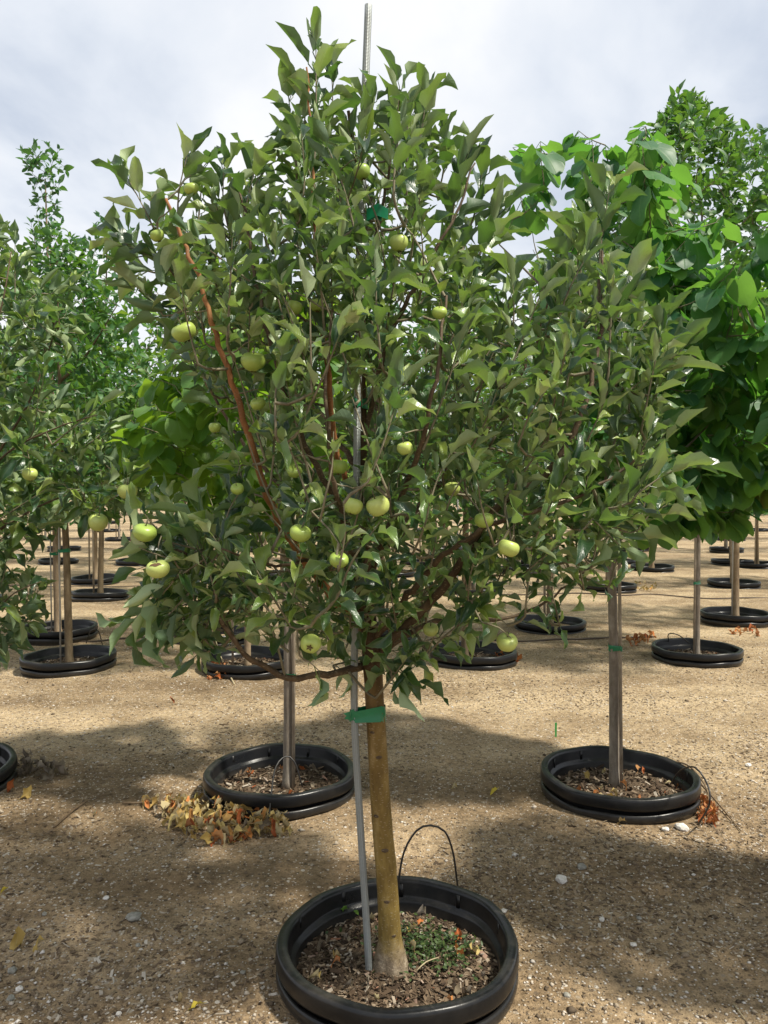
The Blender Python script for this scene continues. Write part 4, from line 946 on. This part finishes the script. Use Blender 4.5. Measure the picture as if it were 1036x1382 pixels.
# 3R tall pear at the right
c = spot(940, 872); pot(c, 'deep double-lipped black pot rim below the tall pear tree', None, 1); b = soil(c)
_, tp = profile_tree('pear_tree', b, 'tall pear tree with pointed crown rising behind the redbud', None, 4.25, 1.1, lambda f: float(np.interp(f, [0, .15, .4, .62, .75, .85, .93, 1], [.5, .9, 1.05, 1.12, .98, .56, .26, .07])), 1150, SMALL_SH, 'pear_leaf', M['pear_leaf'], 405, .092, .0145, .24, False, 'grey_bark', .022, (-.0, 0), 300, cl=(-.24, 0), cx=(.16, .15), minsep=.05)
thin_stake(b, (-.035, -.04), 1.6, 'pale stake taped to the trunk of the tall pear', None, .0085, 'bamboo', (0, 0), P(0, 786, c[1])[2], tp, .02)
# fourth row, right
c = spot(992, 825); pot(c, 'shallow black pot rim behind the deep pot of the tall pear', None, 1); b = soil(c)
_, tp = profile_tree('lime_tree', b, 'bright green tree with thick tan trunk taped beside the tall pear', None, 3.5, 1.1, bump_prof(.85, .6, .4, .2), 460, SMALL_SH, 'lime_leaf', M['lime_leaf'], 406, .085, .023, .24, False, 'tan_bark', .034, (.0, 0), 200)
thin_stake(b, (-.05, -.04), 1.5, 'thin grey stake taped to the thick tan trunk', None, .007, 'thin_stake', (0, 0), P(0, 728, c[1])[2], tp, .03)
# off the right edge: the neighbour in the front row, whose shade crosses the gravel
c = np.array([1.72, D0 + .05, 0]); pot(c, 'black pot rim beside the tallest apple tree in its row', None, 1)
profile_tree('redbud_tree', soil(c), 'slim redbud tree standing next to the tallest apple tree in its row', None, 2.5, .85, bump_prof(.50, .5, .4, .2), 210, REDBUD_SH, 'redbud_leaf', M['redbud_leaf'], 407, .11, .036, .34, True, 'grey_bark', .021, (.05, 0), 0, .3, .09)

# ------------------------------------------------------------------ look-alike trees further back: five kinds, copied
def far_proto(kind, seed, H, R0, mat, size, ntw, bark):
    root, tp = profile_tree('nursery_tree', (0, 0, 0), 'proto', None, H, .95, bump_prof(R0, .6, .38, .15), ntw, FAR_SH, kind, M[mat], seed, size, .034, .3, False, bark, .026, (0, 0), 0, .5, .13)
    return root
KIND = {
 'lime': (far_proto('far_lime', 501, 3.0, .80, 'lime_leaf', .115, 240, 'tan_bark'), 'bright green round-headed nursery tree in the rows behind'),
 'pear': (far_proto('far_pear', 502, 3.4, .78, 'pear_leaf', .105, 260, 'grey_bark'), 'mid green egg-shaped nursery tree in the rows behind'),
 'dark': (far_proto('far_dark', 503, 3.6, .72, 'dark_leaf', .105, 270, 'brown_bark'), 'dark green pointed nursery tree in the rows behind')}
used = set()
def far_tree(kind, loc, rz, s, lean=(0, 0)):
    src, lab = KIND[kind]
    if kind in used:
        r = src.copy(); COL.objects.link(r)
        for ch in src.children:
            c = ch.copy(); COL.objects.link(c); c.parent = r
    else: r = src; used.add(kind)
    r['label'] = lab; r['group'] = 'nursery trees in the rows behind, ' + kind
    r.location = loc; r.rotation_euler = (lean[0], lean[1], rz); r.scale = (s, s, s); return r
mb = MB(); tube(mb, [(0, 0, -.04), (0, 0, .8), (0, 0, 1.6)], .011, 7); STAKE_FAR = mb.mesh('pole', M['bamboo'])
mb = MB(); a = np.linspace(0, 2 * np.pi, 13)[:-1]; lathe(mb, [(.038, -.02), (.039, 0), (.038, .02)], 14); TIE_FAR = mb.mesh('tape_tie', M['tape'])
KN = {'lime': 'bright green round-headed', 'pear': 'mid green egg-shaped', 'dark': 'dark green pointed'}
def far_stake(loc, off, kind):
    e = tag(empty('plant_stake', (loc[0] + off, loc[1] - .045, .02)), 'pale stake with green tape tie at a ' + KN[kind] + ' tree in the rows behind', 'stake', GS + ', ' + kind)
    obj('pole', STAKE_FAR, e); obj('tape_tie', TIE_FAR, e, (-off * .6, .02, .70 + .1 * rng.random()))
rf = np.random.default_rng(9)
SPOTS = [(288, 848, 'lime'), (515, 842, 'dark'), (742, 832, 'lime'), (-140, 850, 'pear'),
         (135, 796, 'dark'), (-40, 800, 'lime'), (310, 798, 'pear'), (480, 795, 'lime'), (641, 788, 'pear'), (823, 786, 'dark'), (990, 780, 'pear'), (1160, 782, 'lime'), (1220, 826, 'pear'),
         (128, 776, 'lime'), (-20, 775, 'dark'), (250, 772, 'dark'), (385, 770, 'pear'), (530, 768, 'lime'), (700, 764, 'pear'), (880, 761, 'lime'), (1022, 757, 'dark'), (1150, 757, 'pear')]
def far_spot(c, kind, detail, sc=None):
    pot(c, 'plain black pot rim of a ' + KN[kind] + ' tree in the rows behind', GP + ', ' + kind, 2)
    ln = (0, R(-9)) if kind == 'lean' else (0, R(rf.normal(0, 1.2)))
    far_tree(kind, (c[0], c[1], .02), rf.uniform(0, 6.28), sc or rf.uniform(.86, 1.12), ln)
    if detail: far_stake(c, -.06, kind)
for x, y, k in SPOTS: far_spot(spot(x, y), k, True, {(135, 796): 1.22, (128, 776): 1.2, (288, 848): 1.05}.get((x, y)))
kinds = ['lime', 'pear', 'dark', 'pear']
for r, (d, sp) in enumerate([(13.6, 1.6), (16.2, 1.9), (19.5, 2.1), (23.5, 2.4), (28.5, 2.8)]):
    n = int(d * 1.15 / sp) + 1
    for k in range(n):
        x = (k - (n - 1) / 2) * sp + rf.normal(0, .12) + .3 * (r % 2)
        far_spot(np.array([x, d + .15 * math.sin(k * 2.1), 0.0]), kinds[int(rf.integers(0, 4))], r < 3)
# a far belt of trees closing the view
rs = np.random.default_rng(77); L = Leaves()
for k in range(9000):
    x = rs.uniform(-34, 34); h = 3.6 + .9 * mnoise.noise(Vector((x * .35, 2, 0))) + .5 * mnoise.noise(Vector((x * 1.3, 7, 0)))
    z = rs.uniform(.5, max(1.2, h)); L.add(np.array([x, 37 + rs.uniform(-1.5, 1.5) + .2 * z, z]), rs.normal(0, 1, 3) * [1, 1, .5], rs.normal(0, .5, 3) + [0, -.6, .8], rs.uniform(.25, .5))
p, d, n, l = L.arrays(); belt = obj('far_tree_belt', join_leaves('far_tree_belt', FAR_SH, p, frames(d, n), l, rs.integers(0, 2, len(p)), M['dark_leaf'], rs))
tag(belt, 'distant belt of dark green trees closing off the nursery rows', 'trees', None, 'stuff')

# ================================================================== ground litter
rs = np.random.default_rng(55)
mbp, mbc = MB(), MB()
OCT = np.array([(1, 0, 0), (0, 1, 0), (-1, 0, 0), (0, -1, 0), (0, 0, 1), (0, 0, -1)], float)
OT = [(0, 1, 4), (1, 2, 4), (2, 3, 4), (3, 0, 4), (1, 0, 5), (2, 1, 5), (3, 2, 5), (0, 3, 5)]
near_pots = [p for p in POTS_XY if p[1] < 7.5]
def free(x, y): return all((x - a) ** 2 + (y - b) ** 2 > .338 ** 2 for a, b in near_pots)
npb = 0
while npb < 16000:
    d = 1.55 + 5.5 * rs.random() ** 1.7; x = rs.uniform(-.56, .56) * d
    if not free(x, d): continue
    w = .5 + .9 * mnoise.noise(Vector((x * 1.3, d * 1.8, 4)))
    if rs.random() > w + .15: continue
    s = .0026 + .0042 * rs.random() ** 2.0 + (.008 * rs.random() if rs.random() < .03 else 0)
    V = OCT * np.array([s * rs.uniform(.8, 1.6), s * rs.uniform(.7, 1.2), s * .6]) * (1 + rs.normal(0, .12, (6, 1))); a = rs.uniform(0, 6.28)
    V = V @ np.array([[math.cos(a), -math.sin(a), 0], [math.sin(a), math.cos(a), 0], [0, 0, 1]]).T
    mbp.add(V + [x, d, gz(x, d) + s * .25], None, OT, rs.random()); npb += 1
npb = 0
while npb < 11000:
    d = 1.55 + 4.6 * rs.random() ** 1.5; x = rs.uniform(-.56, .56) * d
    if not free(x, d): continue
    w = .28 + 1.5 * mnoise.noise(Vector((x * .8 + 3, d * 1.5, 9))) + (.45 if 2.2 < d < 3.1 and x > .1 else 0)
    if rs.random() > w: continue
    s = rs.uniform(.003, .0085)
    mbc.add(chip(rs, s, .28, rs.uniform(1.2, 3.6)) + [x, d, gz(x, d) + s * .15], CHIPQ, None, rs.random()); npb += 1
tag(obj('pebbles', mbp.mesh('pebbles', M['pebble'])), 'fine pale pebbles scattered over the sandy soil', 'gravel', None, 'stuff')
tag(obj('wood_chips', mbc.mesh('wood_chips', M['ground_chips'], False)), 'small brown wood chips scattered over the sandy soil', 'mulch', None, 'stuff')

def stone(px, py, wpx, label, mat, rs, group=None, flat=.6):
    g = G(px, py, 0); s = wpx / FPX * g[1] / 2; import bmesh
    bm = bmesh.new(); bmesh.ops.create_icosphere(bm, subdivisions=2, radius=1)
    sd = rs.uniform(0, 50)
    for v in bm.verts: v.co *= 1 + .38 * mnoise.noise(v.co * 1.1 + Vector((sd, 0, 0))) + .12 * mnoise.noise(v.co * 3 + Vector((0, sd, 0)))
    for v in bm.verts: v.co = Vector((v.co.x * s, v.co.y * s * .85, v.co.z * s * flat))
    me = bpy.data.meshes.new('stone'); bm.to_mesh(me); bm.free(); me.materials.append(mat)
    o = obj('stone', me, None, (g[0], g[1], gz(g[0], g[1]) + s * flat * .55)); o.rotation_euler = (0, 0, rs.uniform(0, 6)); return tag(o, label, 'stone', group)
stone(757, 1184, 17, 'larger white stone lying alone on the gravel near the front pot', M['white_stone'], rs)
stone(920, 1117, 18, 'white stone below the orange dried twig, larger of the pair', M['white_stone'], rs)
stone(898, 1119, 11, 'white stone below the orange dried twig, smaller of the pair', M['white_stone'], rs)
stone(180, 1238, 20, 'smooth grey-green stone on the dark gravel', M['grey_stone'], rs)
stone(785, 1171, 13, 'flat dark grey stone beside the larger white stone', M['grey_stone'], rs)
for x, y, w in ((16, 1300, 14), (26, 1326, 11), (14, 1338, 12), (143, 1210, 9), (186, 1272, 8), (765, 1340, 10), (812, 1236, 9), (855, 1271, 9), (680, 1222, 9), (328, 1312, 8), (160, 1365, 9), (1010, 1030, 9), (862, 1236, 8), (60, 1232, 8)):
    stone(x, y, w, 'small pale pebble lying loose on the gravel', M['white_stone'] if w % 2 else M['grey_stone'], rs, 'loose pale pebbles')

def flat_leaf(mb_or_none, name, mat, p, rs, size, shapes=APPLE_SH, parent=None, origin=None, lift=.004, tilt=.5):
    d = np.array([math.cos(a := rs.uniform(0, 6.28)), math.sin(a), rs.normal(0, .15 * tilt)]); n = np.array([rs.normal(0, tilt), rs.normal(0, tilt), 1.0])
    v = int(rs.integers(0, len(shapes))); key = (name + mat.name, v)
    if key not in _leafmesh:
        m_ = MB(); V, q, uv = shapes[v]; V = V - V.mean(0); V[:, 2] -= V[:, 2].min() * .6; m_.add(V, q, None, .137 * (v + 1), uv); _leafmesh[key] = m_.mesh(name, mat)
    o = obj(name, _leafmesh[key], parent); m = Matrix(frames(d[None], n[None])[0].tolist()).to_4x4() @ Matrix.Scale(float(size), 4)
    m.translation = Vector((np.asarray(p) - (origin if origin is not None else 0) + [0, 0, lift]).tolist()); o.matrix_local = m; return o
def gp(px, py):
    g = G(px, py, 0); return np.array([g[0], g[1], gz(g[0], g[1])])
def dry_heap(name, label, poly, n, mat, rs, size, sticks=(), h=.05, shapes=APPLE_SH):
    c = gp(*np.mean(poly, 0)); e = tag(empty(name, c), label, 'dry leaves'); k = 0
    for s in sticks:
        mb = MB(); pl = smooth_path([gp(x, y) + [0, 0, z] for x, y, z in s], .02); tube(mb, pl - c, np.linspace(.0045, .0018, len(pl)), 6, .5); obj('twig', mb.mesh('twig', M['stick']), e)
    lo, hi = np.min(poly, 0), np.max(poly, 0)
    while k < n:
        q = rs.uniform(lo, hi)
        if not inpoly(q[None], poly)[0]: continue
        dd = polydist(q[None], poly)[0]; p = gp(*q) + [0, 0, rs.uniform(0, h) * min(1, dd / 14)]
        flat_leaf(None, 'leaf', mat if not isinstance(mat, list) else mat[int(rs.integers(0, len(mat)))], p, rs, size * rs.uniform(.6, 1.2), DRY_SH, e, c, tilt=.6); k += 1
    return e
dry_heap('dried_branch', 'heap of dried yellow and tan leaves on a cut branch in front of a pot', [(190, 1082), (260, 1072), (330, 1085), (385, 1100), (395, 1125), (345, 1130), (290, 1140), (235, 1118)], 210, [M['dry_leaf']] * 8 + [M['rust_leaf'], M['rust_leaf'], M['grey_leaf']], rs, .066,
         [[(165, 1084, .01), (230, 1083, .02), (300, 1086, .03), (360, 1095, .01)], [(240, 1110, .01), (310, 1100, .03), (370, 1118, .01)]], .05)
dry_heap('dry_leaf_pile', 'small pile of curled grey dry leaves against a pot at the apple tree', [(14, 1030), (40, 1026), (80, 1036), (100, 1044), (60, 1050), (20, 1048)], 26, M['grey_leaf'], rs, .075)
dry_heap('dried_twig', 'orange dried twig with crumpled leaves hanging over a pot edge', [(902, 1052), (915, 1050), (945, 1072), (968, 1090), (965, 1116), (945, 1112), (935, 1085), (912, 1068)], 115, M['rust_leaf'], rs, .038, [[(900, 1050, .09), (930, 1062, .11), (955, 1080, .05), (950, 1110, .005)], [(945, 1070, .06), (975, 1090, .01), (1000, 1122, .005)]], .05)
for k, (poly, n, mt, lab) in enumerate([
    ([(276, 900), (300, 890), (322, 905), (300, 918), (282, 914)], 34, M['rust_leaf'], 'rust red dry leaves at the foot of the pot with the leaning straw'),
    ([(660, 885), (685, 878), (700, 888), (690, 900), (665, 902)], 22, M['rust_leaf'], 'orange dry leaves beside the pot under the apple crown'),
    ([(842, 862), (880, 855), (882, 868), (850, 872)], 24, M['rust_leaf'], 'brown dry leaves between the deep pot and the hose end'),
    ([(855, 785), (885, 790), (888, 798), (862, 796)], 22, M['dry_leaf'], 'yellow dry leaves beside a far pot'),
    ([(985, 850), (1020, 846), (1030, 856), (990, 860)], 16, M['rust_leaf'], 'brown dry leaves between the deep pot and the thick tan trunk')]):
    dry_heap('dry_leaf_pile', lab, poly, n, mt, rs, .07)
for x, y, mt, s, lab in [(667, 1066, 'yellow_leaf', .075, 'bright yellow fallen leaf on the gravel between two pots'), (5, 1201, 'yellow_leaf', .05, 'bright yellow fallen leaf alone on the dark gravel'),
    (22, 1272, 'dry_leaf', .07, 'curled tan fallen leaf on the dark gravel, larger of a pair'), (53, 1277, 'dry_leaf', .045, 'curled tan fallen leaf on the dark gravel, smaller of a pair'),
    (265, 1363, 'yellow_leaf', .04, 'yellow-green fallen leaf on the pale sand'), (241, 1354, 'dry_leaf', .05, 'tan fallen leaf beside the yellow-green one'),
    (34, 1076, 'dry_leaf', .075, 'pale tan fallen leaf below the grey dry leaves'), (128, 1097, 'dry_leaf', .045, 'small tan fallen leaf beside the bare stick'), (12, 1068, 'rust_leaf', .08, 'orange tan fallen leaf below the grey dry leaves'),
    (664, 1366, 'dry_leaf', .05, 'brown fallen leaf at the foot of the front pot'), (655, 1374, 'rust_leaf', .04, 'rust fallen leaf at the foot of the front pot'),
    (613, 1065, 'dry_leaf', .04, 'dull yellow fallen leaf beside the bright yellow one'), (233, 945, 'rust_leaf', .06, 'pale rust leaf on the open sand'), (838, 1112, 'dry_leaf', .04, 'brown curled leaf in front of the pot with the orange twig')]:
    tag(flat_leaf(None, 'fallen_leaf', M[mt], gp(x, y), rs, s, DRY_SH if mt != 'yellow_leaf' else APPLE_SH, tilt=.25), lab, 'fallen leaf')
# leaves lying on the soil of the near pots
for c_, n, mts, lab in ((c0, 34, ['rust_leaf', 'grey_leaf', 'dry_leaf', 'grey_leaf', 'grey_leaf'], 'small crumpled dry leaf on the soil of the front pot'), (cR, 16, ['rust_leaf', 'dry_leaf', 'dry_leaf'], 'orange dry leaf on the soil of the pot with the orange twig'), (cL, 18, ['rust_leaf', 'grey_leaf'], 'small red-brown dry leaf on the soil behind the heap of dried leaves')):
    for k in range(n):
        r_ = .24 * math.sqrt(rs.random()); a = rs.uniform(0, 6.28)
        o = flat_leaf(None, 'fallen_leaf', M[mts[int(rs.integers(0, len(mts)))]], np.array([c_[0] + r_ * math.cos(a), c_[1] + r_ * math.sin(a), .016]), rs, rs.uniform(.028, .055), DRY_SH, lift=.008)
        tag(o, lab, 'fallen leaf', lab)
# weeds in the front pot
mb = MB(); Lw = Leaves()
for k in range(760):
    a, r_ = rs.normal(0, 1), abs(rs.normal(0, 1)); q = np.array([c0[0] + .075 + rs.normal(0, .075), c0[1] + .07 + rs.normal(0, .06), .014 + rs.uniform(0, .022)])
    if np.hypot(q[0] - c0[0], q[1] - c0[1]) > .25: continue
    Lw.add(q, np.array([rs.normal(), rs.normal(), rs.uniform(0, .9)]), np.array([rs.normal(0, .4), rs.normal(0, .4), 1]), rs.uniform(.008, .020))
p, d, n, l = Lw.arrays(); w = obj('weed_patch', join_leaves('weed_patch', SMALL_SH, p, frames(d, n), l, rs.integers(0, 3, len(p)), M['weed_leaf'], rs)); tag(w, 'low green weeds growing on the soil of the front pot', 'weeds', None, 'stuff')
for x, y in ((480, 1238), (466, 1233)):
    q = G(x, y, .028); sp = tag(empty('seedling', q - [0, 0, .012]), 'tiny yellow-green seedling on the soil of the front pot', 'seedling', 'seedlings in the front pot')
    for a in (0.3, 2.2, 4.1):
        o = flat_leaf(None, 'leaf', M['lime_leaf'], q, rs, .024, SMALL_SH, sp, q - [0, 0, .012], lift=.014, tilt=.3)
# straws and sticks
def rod(name, pts, r0, r1, mat, label, cat, group=None, ground_on=True):
    pts = np.asarray(pts); o0 = pts[0]; mb = MB(); pl = smooth_path(pts, .02); tube(mb, pl - o0, np.linspace(r0, r1, len(pl)), 7, .5)
    return tag(obj(name, mb.mesh(name, M[mat]), None, o0), label, cat, group)
rod('stick', [gp(72, 1110) + [0, 0, .004], gp(100, 1092) + [0, 0, .012], gp(125, 1078) + [0, 0, .010], gp(150, 1072) + [0, 0, .004]], .0045, .002, 'stick', 'bare crooked stick lying on the sand', 'stick')
rod('straw', [G(562, 1310, .04), G(575, 1298, .05), G(592, 1292, .04)], .0018, .0012, 'straw', 'pale straw bent over the soil of the front pot', 'straw')
rod('straw', [gp(316, 922) + [0, 0, .003], gp(300, 898) + [0, 0, .05], gp(290, 880) + [0, .0, .11]], .006, .004, 'straw', 'pale straw leaning on a black pot rim', 'straw')
rod('stick', [gp(990, 1345) + [0, 0, .003], gp(1000, 1358) + [0, 0, .006], gp(1006, 1364) + [0, 0, .003]], .002, .0012, 'straw', 'short pale stick on the gravel', 'stick')
# drip tubes
def tube_obj(pts, r, label, group=None): return rod('drip_tube', pts, r, r, 'tube', label, 'drip tube', group)
dz = D0 + .27
tube_obj([P(534, 1240, dz) , P(537, 1196, dz), P(545, 1150, dz), P(562, 1121, dz), P(580, 1114, dz + .01), P(600, 1122, dz + .03), P(611, 1150, dz + .05), P(616, 1185, dz + .07), G(618, 1203, -.01)], .0032, 'thin black drip tube arching high over the back of the front pot')
tube_obj([P(362, 1112, 3.0), P(366, 1070, 3.12), P(372, 1035, 3.25), P(385, 1021, 3.3), P(397, 1028, 3.3), P(408, 1062, 3.3)], .0034, 'thin black drip tube bent over the pot behind the dried leaves')
tube_obj([G(905, 1058, .04), G(918, 1040, .13), P(938, 1036, 3.0), P(955, 1060, 2.95), P(957, 1085, 2.92), G(943, 1112, .003)], .0034, 'thin black drip tube looping over the pot with the orange twig')
tube_obj([G(116, 868, .05), G(122, 852, .18), G(132, 851, .2), G(138, 870, .02)], .004, 'thin dark drip tube at the pot with the dark straight trunk')
tube_obj([G(903, 868, .04), G(902, 856, .2), G(915, 857, .22), G(930, 868, .08)], .004, 'thin dark drip tube at the deep pot of the tall pear')
# supply hoses along the rows
def hose(a, b, label, seed):
    r_ = np.random.default_rng(seed); A_, B_ = gp(*a), gp(*b); n = 9
    pts = [A_ + (B_ - A_) * k / n + [r_.normal(0, .05), r_.normal(0, .06), 0] for k in range(n + 1)]
    for p_ in pts: p_[2] = gz(p_[0], p_[1]) + .006
    rod('irrigation_hose', pts, .008, .008, 'hose', label, 'hose')
hose((-30, 868), (300, 858), 'thin brown irrigation hose on the sand behind the dark straight trunk', 1)
hose((560, 868), (880, 856), 'thin brown irrigation hose on the sand leading to the deep pot', 2)
hose((-30, 728), (330, 726), 'pale far irrigation hose crossing behind the tan trunk and thin stakes', 3)
hose((-30, 790), (420, 792), 'brown irrigation hose running between far pots on the sand', 4)
hose((560, 800), (1060, 806), 'brown irrigation hose running past far pots toward the thick tan trunk', 5)
# green marker and a scrap of tape
g = gp(750, 992); mb = MB(); mb.add(np.array([(-.004, 0, -.01), (.004, 0, -.01), (.005, .001, .075), (-.005, .001, .075), (-.004, .002, -.01), (.004, .002, -.01), (.005, .003, .075), (-.005, .003, .075)]), CHIPQ)
tag(obj('plant_marker', mb.mesh('plant_marker', M['flag'], False), None, g), 'small upright green marker stuck in the sand', 'marker')
g = gp(144, 898); mb = MB(); mb.add(np.array([(-.03, -.012, .004), (.03, -.008, .004), (.034, .012, .012), (-.024, .014, .006), (-.03, -.012, .007), (.03, -.008, .007), (.034, .012, .015), (-.024, .014, .009)]), CHIPQ)
tag(obj('tape_scrap', mb.mesh('tape_scrap', M['tape'], False), None, g), 'scrap of green tape lying on the sand', 'tape')
print('objects', len(bpy.data.objects))
